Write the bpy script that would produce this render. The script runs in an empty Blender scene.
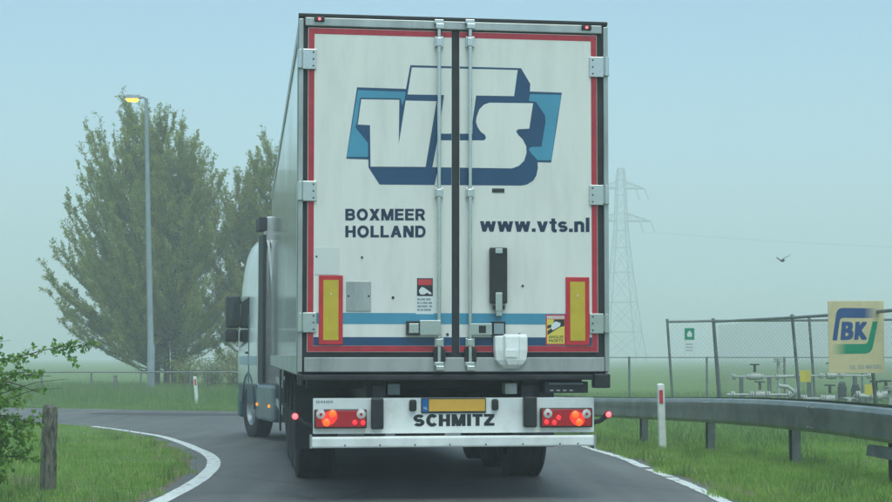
import bpy, bmesh, math, random
import numpy as np
from mathutils import Vector, Matrix

random.seed(7)
rng = np.random.default_rng(11)
rad = math.radians
scene = bpy.context.scene
C = scene.collection

# ------------------------------------------------------------------ camera
F_PX, CAM_H, PITCH, SHIFT = 1516.42, 1.1935, 0.0495, 30.07     # photo is 892 px wide
cam_d = bpy.data.cameras.new('camera')
cam_d.sensor_width = 36.0
cam_d.lens = 36.0 * F_PX / 892.0
cam_d.shift_y = SHIFT / 892.0
cam_d.clip_start, cam_d.clip_end = 0.1, 4000
cam = bpy.data.objects.new('camera', cam_d)
C.objects.link(cam)
cam.location = (0, 0, CAM_H)
cam.rotation_euler = (math.pi / 2 + PITCH, 0, 0)
scene.camera = cam

# ------------------------------------------------------------------ sky, sun, exposure
SUN_EL, SUN_ROT = rad(66), rad(165)
world = bpy.data.worlds.new('World')
scene.world = world
world.use_nodes = True
wn, wl = world.node_tree.nodes, world.node_tree.links
wn.clear()
w_out = wn.new('ShaderNodeOutputWorld')
w_bg = wn.new('ShaderNodeBackground')
w_sky = wn.new('ShaderNodeTexSky')
w_sky.sky_type = 'NISHITA'
w_sky.sun_disc = False
w_sky.sun_elevation = SUN_EL
w_sky.sun_rotation = SUN_ROT
w_sky.air_density = 1.0
w_sky.dust_density = 2.3
w_sky.ozone_density = 1.0
w_bg.inputs['Strength'].default_value = 0.15
wl.new(w_sky.outputs[0], w_bg.inputs['Color'])
wl.new(w_bg.outputs[0], w_out.inputs['Surface'])

sun_d = bpy.data.lights.new('sun', 'SUN')
sun_d.energy = 1.2
sun_d.angle = rad(40)
sun_d.color = (1.0, 0.97, 0.92)
sun = bpy.data.objects.new('sun', sun_d)
C.objects.link(sun)
# direction towards the veiled sun: high, behind the camera
sd = Vector((math.sin(SUN_ROT) * math.cos(SUN_EL), math.cos(SUN_ROT) * math.cos(SUN_EL), math.sin(SUN_EL)))
sun.rotation_euler = sd.to_track_quat('Z', 'Y').to_euler()

vs = scene.view_settings
vs.view_transform = 'Standard'
vs.look = 'None'
vs.gamma = 1.0
vs.use_curve_mapping = False
vs.exposure = 0.47
vs.use_white_balance = True
vs.white_balance_temperature = 6000
vs.white_balance_tint = -9
scene.cycles.use_denoising = True
scene.cycles.max_bounces = 8
scene.cycles.diffuse_bounces = 4
scene.cycles.glossy_bounces = 3
scene.cycles.transmission_bounces = 4
scene.cycles.transparent_max_bounces = 12
scene.cycles.volume_bounces = 4
scene.cycles.use_adaptive_sampling = True
scene.cycles.sample_clamp_indirect = 6


# ------------------------------------------------------------------ terrain
def gz(y):
    """the road falls gently away ahead of the camera"""
    t = min(max((y - 15) / 15.0, 0), 1)
    return -0.28 * t * t * (3 - 2 * t)


def interp(tab, v):
    xs = [a for a, b in tab]
    ys = [b for a, b in tab]
    return float(np.interp(v, xs, ys))


# ------------------------------------------------------------------ materials
MATS = {}


def mat(name, col, rough=0.6, metal=0.0, var=0.0, scale=4.0, col2=None, bump=0.0, bscale=60.0,
        emit=None, estr=0.0, coat=0.0, trans=0.0, dirt=0.0, dirtcol=(0.12, 0.11, 0.09), dscale=3.0, spec=0.5, stretch=None):
    m = bpy.data.materials.new(name)
    m.use_nodes = True
    n, l = m.node_tree.nodes, m.node_tree.links
    b = n['Principled BSDF']
    b.inputs['Base Color'].default_value = (*col, 1)
    b.inputs['Roughness'].default_value = rough
    b.inputs['Metallic'].default_value = metal
    b.inputs['Specular IOR Level'].default_value = spec
    b.inputs['Coat Weight'].default_value = coat
    b.inputs['Coat Roughness'].default_value = 0.15
    b.inputs['Transmission Weight'].default_value = trans
    if emit:
        b.inputs['Emission Color'].default_value = (*emit, 1)
        b.inputs['Emission Strength'].default_value = estr
    tc = n.new('ShaderNodeTexCoord')
    vec = tc.outputs['Object']
    if stretch:
        mp = n.new('ShaderNodeMapping')
        mp.inputs['Scale'].default_value = stretch
        l.new(vec, mp.inputs['Vector'])
        vec = mp.outputs[0]
    colout = None
    if var > 0 or col2:
        nz = n.new('ShaderNodeTexNoise')
        nz.inputs['Scale'].default_value = scale
        nz.inputs['Detail'].default_value = 6
        l.new(vec, nz.inputs['Vector'])
        cr = n.new('ShaderNodeValToRGB')
        a = [max(0, c * (1 - var)) for c in col]
        z = col2 if col2 else [min(1, c * (1 + var)) for c in col]
        cr.color_ramp.elements[0].position = 0.34
        cr.color_ramp.elements[1].position = 0.66
        cr.color_ramp.elements[0].color = (*a, 1)
        cr.color_ramp.elements[1].color = (*z, 1)
        l.new(nz.outputs['Fac'], cr.inputs['Fac'])
        colout = cr.outputs['Color']
        rr = n.new('ShaderNodeMapRange')
        rr.inputs['To Min'].default_value = max(0.02, rough - 0.08)
        rr.inputs['To Max'].default_value = min(1, rough + 0.08)
        l.new(nz.outputs['Fac'], rr.inputs['Value'])
        l.new(rr.outputs[0], b.inputs['Roughness'])
    if dirt > 0:
        nd = n.new('ShaderNodeTexNoise')
        nd.inputs['Scale'].default_value = dscale
        nd.inputs['Detail'].default_value = 8
        nd.inputs['Roughness'].default_value = 0.65
        l.new(vec, nd.inputs['Vector'])
        mr = n.new('ShaderNodeMapRange')
        mr.inputs['From Min'].default_value = 0.48
        mr.inputs['From Max'].default_value = 0.72
        mr.inputs['To Max'].default_value = dirt
        l.new(nd.outputs['Fac'], mr.inputs['Value'])
        mx = n.new('ShaderNodeMix')
        mx.data_type = 'RGBA'
        mx.inputs['B'].default_value = (*dirtcol, 1)
        if colout:
            l.new(colout, mx.inputs['A'])
        else:
            mx.inputs['A'].default_value = (*col, 1)
        l.new(mr.outputs[0], mx.inputs['Factor'])
        colout = mx.outputs['Result']
    if colout:
        l.new(colout, b.inputs['Base Color'])
    if bump > 0:
        nb = n.new('ShaderNodeTexNoise')
        nb.inputs['Scale'].default_value = bscale
        nb.inputs['Detail'].default_value = 5
        l.new(vec, nb.inputs['Vector'])
        bp = n.new('ShaderNodeBump')
        bp.inputs['Strength'].default_value = bump
        bp.inputs['Distance'].default_value = 0.02
        l.new(nb.outputs['Fac'], bp.inputs['Height'])
        l.new(bp.outputs[0], b.inputs['Normal'])
    MATS[name] = m
    return m


def leaf_mat(name, c1, c2, scale, transl=0.35, rough=0.55):
    m = bpy.data.materials.new(name)
    m.use_nodes = True
    n, l = m.node_tree.nodes, m.node_tree.links
    b = n['Principled BSDF']
    b.inputs['Roughness'].default_value = rough
    b.inputs['Specular IOR Level'].default_value = 0.3
    tc = n.new('ShaderNodeTexCoord')
    nz = n.new('ShaderNodeTexNoise')
    nz.inputs['Scale'].default_value = scale
    nz.inputs['Detail'].default_value = 4
    l.new(tc.outputs['Object'], nz.inputs['Vector'])
    cr = n.new('ShaderNodeValToRGB')
    cr.color_ramp.elements[0].position = 0.35
    cr.color_ramp.elements[1].position = 0.65
    cr.color_ramp.elements[0].color = (*c1, 1)
    cr.color_ramp.elements[1].color = (*c2, 1)
    l.new(nz.outputs['Fac'], cr.inputs['Fac'])
    l.new(cr.outputs[0], b.inputs['Base Color'])
    tr = n.new('ShaderNodeBsdfTranslucent')
    l.new(cr.outputs[0], tr.inputs['Color'])
    ms = n.new('ShaderNodeMixShader')
    ms.inputs[0].default_value = transl
    l.new(b.outputs[0], ms.inputs[1])
    l.new(tr.outputs[0], ms.inputs[2])
    l.new(ms.outputs[0], n['Material Output'].inputs['Surface'])
    MATS[name] = m
    return m


WHITE = mat('door_white_paint', (0.79, 0.79, 0.74), 0.36, var=0.03, scale=1.2, dirt=0.28, dirtcol=(0.46, 0.45, 0.40), dscale=2.0, coat=0.25, stretch=(3.5, 1, 0.7))
PATCH = mat('patch_white_paint', (0.68, 0.70, 0.68), 0.45, var=0.05, scale=3)
SIDE = mat('trailer_side_gloss', (0.86, 0.88, 0.87), 0.10, metal=0.25, var=0.05, scale=1.0, dirt=0.3, dirtcol=(0.45, 0.46, 0.44), dscale=1.5, stretch=(1, 0.5, 0.3))
ALU = mat('dull_aluminium', (0.46, 0.48, 0.47), 0.42, metal=0.7, var=0.12, scale=5, dirt=0.5, dirtcol=(0.16, 0.16, 0.15), dscale=4, stretch=(1, 1, 0.3))
SILL = mat('grimy_sill_metal', (0.42, 0.43, 0.42), 0.5, metal=0.35, var=0.12, scale=4, dirt=0.6, dirtcol=(0.20, 0.20, 0.19), dscale=5, stretch=(1, 1, 0.25))
STEEL = mat('galvanised_steel', (0.62, 0.64, 0.63), 0.27, metal=0.95, var=0.05, scale=5, dirt=0.12, dirtcol=(0.25, 0.24, 0.22), dscale=5)
SEAL = mat('black_rubber_seal', (0.022, 0.026, 0.03), 0.6, var=0.3, scale=8)
BLACK = mat('black_plastic', (0.016, 0.018, 0.02), 0.5, var=0.3, scale=8, dirt=0.4, dirtcol=(0.06, 0.06, 0.055))
CHASSIS = mat('chassis_black_paint', (0.02, 0.022, 0.026), 0.6, var=0.4, scale=3, dirt=0.6, dirtcol=(0.055, 0.052, 0.048))
RUBBER = mat('tyre_rubber', (0.018, 0.019, 0.02), 0.8, var=0.3, scale=5, dirt=0.5, dirtcol=(0.055, 0.053, 0.05), bump=0.2, bscale=40)
DBLUE = mat('logo_dark_blue', (0.013, 0.062, 0.155), 0.35, var=0.10, scale=3, coat=0.2)
LBLUE = mat('logo_light_blue', (0.085, 0.29, 0.44), 0.35, var=0.08, scale=3, coat=0.2)
INK = mat('black_lettering', (0.012, 0.016, 0.022), 0.45)
NAVY = mat('navy_lettering', (0.010, 0.028, 0.075), 0.4, var=0.1, scale=6)
TAPE = mat('red_reflective_tape', (0.42, 0.025, 0.045), 0.35, var=0.12, scale=14, dirt=0.3, dirtcol=(0.16, 0.03, 0.035), dscale=6)
RED = mat('red_board', (0.52, 0.022, 0.035), 0.4, var=0.1, scale=8)
YEL = mat('yellow_reflective_board', (0.58, 0.44, 0.035), 0.4, var=0.08, scale=12, dirt=0.25, dirtcol=(0.36, 0.28, 0.05))
PLATE_Y = mat('plate_yellow', (0.72, 0.42, 0.055), 0.4, var=0.05, scale=9)
EUBLUE = mat('plate_blue', (0.012, 0.12, 0.36), 0.4)
PANELW = mat('light_bar_white', (0.82, 0.84, 0.82), 0.4, var=0.04, scale=3, dirt=0.4, dirtcol=(0.40, 0.40, 0.36), dscale=5)
PAPER = mat('sticker_white', (0.74, 0.77, 0.78), 0.5)
GREYINK = mat('sticker_grey_ink', (0.28, 0.34, 0.36), 0.5)
STY = mat('sticker_yellow', (0.75, 0.62, 0.10), 0.5)
STR = mat('sticker_red', (0.55, 0.05, 0.06), 0.5)
REDLENS = mat('red_lamp_lens', (0.34, 0.008, 0.02), 0.15, coat=0.6, emit=(0.5, 0.005, 0.02), estr=0.08)
CLEARLENS = mat('clear_lamp_lens', (0.62, 0.62, 0.60), 0.2, coat=0.6, var=0.15, scale=40)
LIT_O = mat('lit_brake_bulb', (0.9, 0.15, 0.02), 0.3, emit=(1.0, 0.06, 0.008), estr=1.25)
LIT_R = mat('lit_tail_bulb', (0.9, 0.03, 0.03), 0.3, emit=(1.0, 0.015, 0.035), estr=1.1)
LIT_S = mat('lit_brake_lens', (0.6, 0.02, 0.02), 0.25, coat=0.5, emit=(1.0, 0.022, 0.012), estr=0.75)
LIT_P = mat('lit_marker_bulb', (0.9, 0.1, 0.1), 0.3, emit=(1.0, 0.10, 0.13), estr=1.8)
AMBER = mat('amber_marker_lens', (0.6, 0.22, 0.02), 0.3, emit=(1, .3, .02), estr=0.8)
CABW = mat('cab_white_paint', (0.82, 0.83, 0.82), 0.2, var=0.04, scale=2, coat=0.6, dirt=0.3, dirtcol=(0.35, 0.36, 0.34))
CABB = mat('cab_blue_stripe', (0.06, 0.22, 0.36), 0.25, coat=0.5)
CABD = mat('cab_dark_blue_sill', (0.03, 0.07, 0.11), 0.35, var=0.2, scale=3)
GLASS = mat('dark_window_glass', (0.02, 0.03, 0.035), 0.06, spec=0.8)
TANK = mat('tank_aluminium', (0.22, 0.27, 0.29), 0.4, metal=0.5, var=0.15, scale=4, dirt=0.4)
RIM = mat('wheel_rim_steel', (0.40, 0.42, 0.43), 0.4, metal=0.6, var=0.2, scale=10)
CONC_W = mat('post_white_plastic', (0.76, 0.78, 0.76), 0.5, var=0.06, scale=9, dirt=0.45, dirtcol=(0.40, 0.43, 0.36), dscale=8)
RAIL = mat('weathered_guardrail', (0.27, 0.29, 0.275), 0.36, metal=0.7, var=0.22, scale=2.5, dirt=0.55, dirtcol=(0.07, 0.085, 0.075), dscale=3)
GALV = mat('galvanised_post', (0.17, 0.19, 0.19), 0.5, metal=0.5, var=0.25, scale=5)
WIRE = mat('mesh_wire', (0.22, 0.24, 0.24), 0.5, metal=0.4)
LAMPPOLE = mat('lamp_pole_paint', (0.24, 0.29, 0.32), 0.5, var=0.15, scale=2)
PIPEW = mat('pipe_white_paint', (0.46, 0.48, 0.45), 0.45, var=0.08, scale=12, dirt=0.3)
PIPED = mat('valve_dark_paint', (0.06, 0.07, 0.07), 0.5)
BOARD = mat('sign_cream_board', (0.66, 0.56, 0.33), 0.55, var=0.06, scale=3, dirt=0.45, dirtcol=(0.42, 0.37, 0.24), dscale=4)
SBLUE = mat('sign_blue', (0.022, 0.075, 0.24), 0.5, var=0.1, scale=8)
SGREEN = mat('sign_green', (0.012, 0.26, 0.13), 0.5, var=0.1, scale=8)
WOOD = mat('weathered_wood', (0.17, 0.16, 0.13), 0.9, var=0.55, scale=7, bump=1.0, bscale=26, dirt=0.6, dirtcol=(0.34, 0.36, 0.30), dscale=14, stretch=(5, 5, 1.0))
BARK = mat('tree_bark', (0.075, 0.075, 0.052), 0.9, var=0.35, scale=6, bump=0.6, bscale=25)
TWIG = mat('twig_bark', (0.055, 0.045, 0.032), 0.85, var=0.3, scale=20)
PYL = mat('pylon_steel', (0.13, 0.14, 0.14), 0.6, metal=0.2)
BIRDM = mat('bird_feathers', (0.06, 0.06, 0.06), 0.8, var=0.3, scale=20)
LEAF_T = leaf_mat('poplar_leaves', (0.29, 0.34, 0.075), (0.44, 0.47, 0.13), 0.9, 0.58)
LEAF_H = leaf_mat('hawthorn_leaves', (0.15, 0.29, 0.040), (0.27, 0.42, 0.085), 7.0, 0.45)
LEAF_B = leaf_mat('pale_shrub_leaves', (0.20, 0.24, 0.10), (0.33, 0.36, 0.20), 5.0, 0.3)
GRASS = leaf_mat('grass_blades', (0.21, 0.36, 0.06), (0.33, 0.48, 0.105), 1.3, 0.35, 0.6)
GRASS_T = leaf_mat('tall_grass_blades', (0.14, 0.245, 0.060), (0.23, 0.33, 0.10), 1.0, 0.35, 0.6)
HAY = leaf_mat('cow_parsley_heads', (0.45, 0.46, 0.33), (0.55, 0.56, 0.42), 3.0, 0.2)


def ground_material():
    m = bpy.data.materials.new('grassy_soil')
    m.use_nodes = True
    n, l = m.node_tree.nodes, m.node_tree.links
    b = n['Principled BSDF']
    b.inputs['Roughness'].default_value = 0.95
    b.inputs['Specular IOR Level'].default_value = 0.1
    tc = n.new('ShaderNodeTexCoord')

    def noise(s, d=6):
        z = n.new('ShaderNodeTexNoise')
        z.inputs['Scale'].default_value = s
        z.inputs['Detail'].default_value = d
        l.new(tc.outputs['Object'], z.inputs['Vector'])
        return z
    n1, n2 = noise(0.35), noise(6.0, 8)
    cr = n.new('ShaderNodeValToRGB')
    cr.color_ramp.elements[0].position = 0.3
    cr.color_ramp.elements[1].position = 0.7
    cr.color_ramp.elements[0].color = (0.125, 0.22, 0.050, 1)
    cr.color_ramp.elements[1].color = (0.20, 0.31, 0.08, 1)
    l.new(n1.outputs['Fac'], cr.inputs['Fac'])
    c2 = n.new('ShaderNodeValToRGB')
    c2.color_ramp.elements[0].position = 0.35
    c2.color_ramp.elements[1].position = 0.65
    c2.color_ramp.elements[0].color = (0.45, 0.45, 0.4, 1)
    c2.color_ramp.elements[1].color = (1, 1, 1, 1)
    l.new(n2.outputs['Fac'], c2.inputs['Fac'])
    mx = n.new('ShaderNodeMix')
    mx.data_type = 'RGBA'
    mx.blend_type = 'MULTIPLY'
    mx.inputs['Factor'].default_value = 0.8
    l.new(cr.outputs[0], mx.inputs['A'])
    l.new(c2.outputs[0], mx.inputs['B'])
    n3 = noise(0.9, 5)
    sr = n.new('ShaderNodeMapRange')
    sr.inputs['From Min'].default_value = 0.57
    sr.inputs['From Max'].default_value = 0.68
    sr.inputs['To Max'].default_value = 0.75
    l.new(n3.outputs['Fac'], sr.inputs['Value'])
    soil = n.new('ShaderNodeMix')
    soil.data_type = 'RGBA'
    soil.inputs['B'].default_value = (0.15, 0.125, 0.085, 1)
    l.new(sr.outputs[0], soil.inputs['Factor'])
    l.new(mx.outputs['Result'], soil.inputs['A'])
    l.new(soil.outputs['Result'], b.inputs['Base Color'])
    bp = n.new('ShaderNodeBump')
    bp.inputs['Strength'].default_value = 0.7
    bp.inputs['Distance'].default_value = 0.06
    l.new(n2.outputs['Fac'], bp.inputs['Height'])
    l.new(bp.outputs[0], b.inputs['Normal'])
    return m


def asphalt_material():
    m = bpy.data.materials.new('worn_asphalt')
    m.use_nodes = True
    n, l = m.node_tree.nodes, m.node_tree.links
    b = n['Principled BSDF']
    b.inputs['Specular IOR Level'].default_value = 0.4
    tc = n.new('ShaderNodeTexCoord')

    def noise(s, d=6, r=0.55):
        z = n.new('ShaderNodeTexNoise')
        z.inputs['Scale'].default_value = s
        z.inputs['Detail'].default_value = d
        z.inputs['Roughness'].default_value = r
        l.new(tc.outputs['Object'], z.inputs['Vector'])
        return z
    big, mid, fine = noise(0.35, 5), noise(2.2, 7, 0.65), noise(130.0, 3, 0.7)
    cr = n.new('ShaderNodeValToRGB')
    cr.color_ramp.elements[0].position = 0.32
    cr.color_ramp.elements[1].position = 0.68
    cr.color_ramp.elements[0].color = (0.145, 0.141, 0.133, 1)
    cr.color_ramp.elements[1].color = (0.195, 0.190, 0.178, 1)
    l.new(big.outputs['Fac'], cr.inputs['Fac'])
    c2 = n.new('ShaderNodeValToRGB')
    c2.color_ramp.elements[0].position = 0.36
    c2.color_ramp.elements[1].position = 0.6
    c2.color_ramp.elements[0].color = (0.8, 0.8, 0.8, 1)
    c2.color_ramp.elements[1].color = (1, 1, 1, 1)
    l.new(mid.outputs['Fac'], c2.inputs['Fac'])
    c3 = n.new('ShaderNodeValToRGB')
    c3.color_ramp.elements[0].position = 0.3
    c3.color_ramp.elements[1].position = 0.75
    c3.color_ramp.elements[0].color = (0.5, 0.5, 0.5, 1)
    c3.color_ramp.elements[1].color = (1.35, 1.35, 1.33, 1)
    l.new(fine.outputs['Fac'], c3.inputs['Fac'])
    mp = n.new('ShaderNodeMapping')
    mp.inputs['Scale'].default_value = (2.6, 0.16, 1)
    l.new(tc.outputs['Object'], mp.inputs['Vector'])
    tk = n.new('ShaderNodeTexNoise')
    tk.inputs['Scale'].default_value = 1.0
    tk.inputs['Detail'].default_value = 5
    l.new(mp.outputs[0], tk.inputs['Vector'])
    c4 = n.new('ShaderNodeValToRGB')
    c4.color_ramp.elements[0].position = 0.38
    c4.color_ramp.elements[1].position = 0.62
    c4.color_ramp.elements[0].color = (0.80, 0.80, 0.81, 1)
    c4.color_ramp.elements[1].color = (1.1, 1.1, 1.09, 1)
    l.new(tk.outputs['Fac'], c4.inputs['Fac'])
    vo = n.new('ShaderNodeTexVoronoi')
    vo.feature = 'DISTANCE_TO_EDGE'
    vo.inputs['Scale'].default_value = 0.42
    wob = n.new('ShaderNodeMix')
    wob.data_type = 'VECTOR'
    wob.inputs['Factor'].default_value = 0.18
    l.new(tc.outputs['Object'], wob.inputs['A'])
    l.new(mid.outputs['Color'], wob.inputs['B'])
    l.new(wob.outputs['Result'], vo.inputs['Vector'])
    c5 = n.new('ShaderNodeValToRGB')
    c5.color_ramp.elements[0].position = 0.0
    c5.color_ramp.elements[1].position = 0.010
    c5.color_ramp.elements[0].color = (0.62, 0.62, 0.62, 1)
    c5.color_ramp.elements[1].color = (1, 1, 1, 1)
    l.new(vo.outputs['Distance'], c5.inputs['Fac'])
    prev = cr.outputs[0]
    for c in (c2, c3, c4, c5):
        mx = n.new('ShaderNodeMix')
        mx.data_type = 'RGBA'
        mx.blend_type = 'MULTIPLY'
        mx.inputs['Factor'].default_value = 0.9
        l.new(prev, mx.inputs['A'])
        l.new(c.outputs[0], mx.inputs['B'])
        prev = mx.outputs['Result']
    l.new(prev, b.inputs['Base Color'])
    mr = n.new('ShaderNodeMapRange')
    mr.inputs['To Min'].default_value = 0.38
    mr.inputs['To Max'].default_value = 0.68
    l.new(mid.outputs['Fac'], mr.inputs['Value'])
    l.new(mr.outputs[0], b.inputs['Roughness'])
    bp = n.new('ShaderNodeBump')
    bp.inputs['Strength'].default_value = 0.5
    bp.inputs['Distance'].default_value = 0.006
    l.new(fine.outputs['Fac'], bp.inputs['Height'])
    l.new(bp.outputs[0], b.inputs['Normal'])
    return m


def line_material():
    m = bpy.data.materials.new('worn_road_paint')
    m.use_nodes = True
    n, l = m.node_tree.nodes, m.node_tree.links
    b = n['Principled BSDF']
    b.inputs['Roughness'].default_value = 0.6
    tc = n.new('ShaderNodeTexCoord')
    z = n.new('ShaderNodeTexNoise')
    z.inputs['Scale'].default_value = 7
    z.inputs['Detail'].default_value = 8
    z.inputs['Roughness'].default_value = 0.7
    l.new(tc.outputs['Object'], z.inputs['Vector'])
    cr = n.new('ShaderNodeValToRGB')
    cr.color_ramp.elements[0].position = 0.36
    cr.color_ramp.elements[1].position = 0.46
    cr.color_ramp.elements[0].color = (0.30, 0.31, 0.29, 1)
    cr.color_ramp.elements[1].color = (0.74, 0.76, 0.74, 1)
    l.new(z.outputs['Fac'], cr.inputs['Fac'])
    l.new(cr.outputs[0], b.inputs['Base Color'])
    return m


GROUND, ASPHALT, LINE = ground_material(), asphalt_material(), line_material()


# ------------------------------------------------------------------ mesh helpers
class MB:
    def __init__(self):
        self.v, self.f, self.mi, self.mats = [], [], [], []

    def m(self, mt):
        if mt not in self.mats:
            self.mats.append(mt)
        return self.mats.index(mt)

    def face(self, pts, mt):
        o = len(self.v)
        self.v += [tuple(p) for p in pts]
        self.f.append(tuple(range(o, o + len(pts))))
        self.mi.append(self.m(mt))

    def box(self, a, b, mt, T=None):
        x0, y0, z0 = a
        x1, y1, z1 = b
        P = [(x0, y0, z0), (x1, y0, z0), (x1, y1, z0), (x0, y1, z0), (x0, y0, z1), (x1, y0, z1), (x1, y1, z1), (x0, y1, z1)]
        if T is not None:
            P = [tuple(T @ Vector(p)) for p in P]
        o = len(self.v)
        self.v += P
        k = self.m(mt)
        for q in ((0, 3, 2, 1), (4, 5, 6, 7), (0, 1, 5, 4), (1, 2, 6, 5), (2, 3, 7, 6), (3, 0, 4, 7)):
            self.f.append(tuple(o + i for i in q))
            self.mi.append(k)

    def hexa(self, P, mt):
        """8 corners: bottom ring 0-3, top ring 4-7"""
        o = len(self.v)
        self.v += [tuple(p) for p in P]
        k = self.m(mt)
        for q in ((0, 3, 2, 1), (4, 5, 6, 7), (0, 1, 5, 4), (1, 2, 6, 5), (2, 3, 7, 6), (3, 0, 4, 7)):
            self.f.append(tuple(o + i for i in q))
            self.mi.append(k)

    def tube(self, pts, r, mt, seg=8, caps=True):
        pts = [Vector(p) for p in pts]
        rs = r if isinstance(r, (list, tuple)) else [r] * len(pts)
        o = len(self.v)
        k = self.m(mt)
        for i, p in enumerate(pts):
            d = (pts[min(i + 1, len(pts) - 1)] - pts[max(i - 1, 0)]).normalized()
            a = d.orthogonal().normalized() if abs(d.z) > 0.9 else d.cross(Vector((0, 0, 1))).normalized()
            b = d.cross(a)
            for j in range(seg):
                t = 2 * math.pi * j / seg
                self.v.append(tuple(p + rs[i] * (math.cos(t) * a + math.sin(t) * b)))
        for i in range(len(pts) - 1):
            for j in range(seg):
                j2 = (j + 1) % seg
                self.f.append((o + i * seg + j, o + i * seg + j2, o + (i + 1) * seg + j2, o + (i + 1) * seg + j))
                self.mi.append(k)
        if caps:
            self.f.append(tuple(o + j for j in range(seg))[::-1])
            self.mi.append(k)
            e = o + (len(pts) - 1) * seg
            self.f.append(tuple(e + j for j in range(seg)))
            self.mi.append(k)

    def prism(self, poly, y0, y1, mt):
        """poly of (x,z) extruded from y0 (front) to y1"""
        n = len(poly)
        o = len(self.v)
        k = self.m(mt)
        self.v += [(x, y0, z) for x, z in poly] + [(x, y1, z) for x, z in poly]
        self.f += [tuple(o + i for i in range(n)), tuple(o + n + i for i in range(n))[::-1]]
        self.mi += [k, k]
        for i in range(n):
            j = (i + 1) % n
            self.f.append((o + i, o + n + i, o + n + j, o + j))
            self.mi.append(k)

    def lathe(self, prof, axis_pt, axis, mt, seg=32):
        """prof: list of (offset along axis, radius)"""
        ax = Vector(axis).normalized()
        a = ax.orthogonal().normalized()
        b = ax.cross(a)
        o = len(self.v)
        k = self.m(mt)
        p0 = Vector(axis_pt)
        n = len(prof)
        for j in range(seg):
            t = 2 * math.pi * j / seg
            d = math.cos(t) * a + math.sin(t) * b
            for s, r in prof:
                self.v.append(tuple(p0 + ax * s + d * r))
        for j in range(seg):
            j2 = (j + 1) % seg
            for i in range(n - 1):
                self.f.append((o + j * n + i, o + j * n + i + 1, o + j2 * n + i + 1, o + j2 * n + i))
                self.mi.append(k)

    def build(self, name, parent=None, bevel=0.0, smooth=False, seg=2):
        me = bpy.data.meshes.new(name)
        me.from_pydata(self.v, [], self.f)
        for mt in self.mats:
            me.materials.append(mt)
        me.polygons.foreach_set('material_index', self.mi)
        bm = bmesh.new()
        bm.from_mesh(me)
        bmesh.ops.recalc_face_normals(bm, faces=bm.faces)
        bm.to_mesh(me)
        bm.free()
        if smooth:
            me.shade_smooth()
            me.set_sharp_from_angle(angle=rad(38))
        o = bpy.data.objects.new(name, me)
        C.objects.link(o)
        if parent is not None:
            o.parent = parent
        if bevel > 0:
            bv = o.modifiers.new('bevel', 'BEVEL')
            bv.width = bevel
            bv.segments = seg
            bv.limit_method = 'ANGLE'
            bv.angle_limit = rad(35)
        return o


def tag(o, label=None, cat=None, group=None, kind=None):
    if label:
        o['label'] = label
    if cat:
        o['category'] = cat
    if group:
        o['group'] = group
    if kind:
        o['kind'] = kind
    return o


def empty(name, loc=(0, 0, 0), rz=0.0):
    o = bpy.data.objects.new(name, None)
    C.objects.link(o)
    o.location = loc
    o.rotation_euler = (0, 0, rz)
    o.empty_display_size = 0.3
    return o


def copy_tree(o, parent=None):
    c = o.copy()
    C.objects.link(c)
    c.parent = parent
    for ch in [x for x in bpy.data.objects if x.parent == o]:
        copy_tree(ch, c)
    return c


def raw_mesh(name, V, Fc, mt, parent=None, mats=None, mi=None, nv=None):
    """fast mesh from numpy arrays; Fc is (n, k) indices"""
    me = bpy.data.meshes.new(name)
    V = np.asarray(V, dtype=np.float32)
    Fc = np.asarray(Fc, dtype=np.int32)
    k = Fc.shape[1]
    me.vertices.add(len(V))
    me.vertices.foreach_set('co', V.ravel())
    me.loops.add(Fc.size)
    me.loops.foreach_set('vertex_index', Fc.ravel())
    me.polygons.add(len(Fc))
    me.polygons.foreach_set('loop_start', np.arange(0, Fc.size, k, dtype=np.int32))
    for mm in (mats or [mt]):
        me.materials.append(mm)
    if mi is not None:
        me.polygons.foreach_set('material_index', np.asarray(mi, dtype=np.int32))
    me.update(calc_edges=True)
    o = bpy.data.objects.new(name, me)
    C.objects.link(o)
    if parent is not None:
        o.parent = parent
    return o


def text_mesh(txt, bold=0.0, spacing=1.0):
    """returns verts (n,2) normalised to the unit square and faces"""
    cu = bpy.data.curves.new('lettering', 'FONT')
    cu.body = txt
    cu.size = 1.0
    cu.offset = bold
    cu.space_character = spacing
    cu.resolution_u = 5
    ob = bpy.data.objects.new('lettering', cu)
    C.objects.link(ob)
    bpy.context.view_layer.update()
    me = bpy.data.meshes.new_from_object(ob.evaluated_get(bpy.context.evaluated_depsgraph_get()))
    V = np.array([v.co[:2] for v in me.vertices])
    Fc = [tuple(p.vertices) for p in me.polygons]
    bpy.data.objects.remove(ob)
    bpy.data.meshes.remove(me)
    bpy.data.curves.remove(cu)
    lo, hi = V.min(0), V.max(0)
    return (V - lo) / (hi - lo), Fc


def put_text(mb, txt, fn, mt, bold=0.02, spacing=1.0, shear=0.0, asp=7.0):
    """fn(u, v) -> 3D point, u to the right and v upwards in 0..1. Heavier strokes come from
    overlaid copies shifted by a fraction of the letter height."""
    V, Fc = text_mesh(txt, 0.0, spacing)
    k = mb.m(mt)
    bu, bv = bold / asp, bold
    n = 0
    for sx in ((-1, -0.33, 0.33, 1) if bold > 0.01 else (0,)):
        for sy in ((-1, 0, 1) if bold > 0.01 else (0,)):
            o = len(mb.v)
            for u, v in V:
                uu, vv = bu + u * (1 - 2 * bu) + sx * bu, bv + v * (1 - 2 * bv) + sy * bv * 0.6
                p = fn(uu + shear * vv, vv)
                mb.v.append((p[0], p[1] - 0.00004 * n, p[2]))
            for fc in Fc:
                mb.f.append(tuple(o + i for i in fc))
                mb.mi.append(k)
            n += 1


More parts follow.
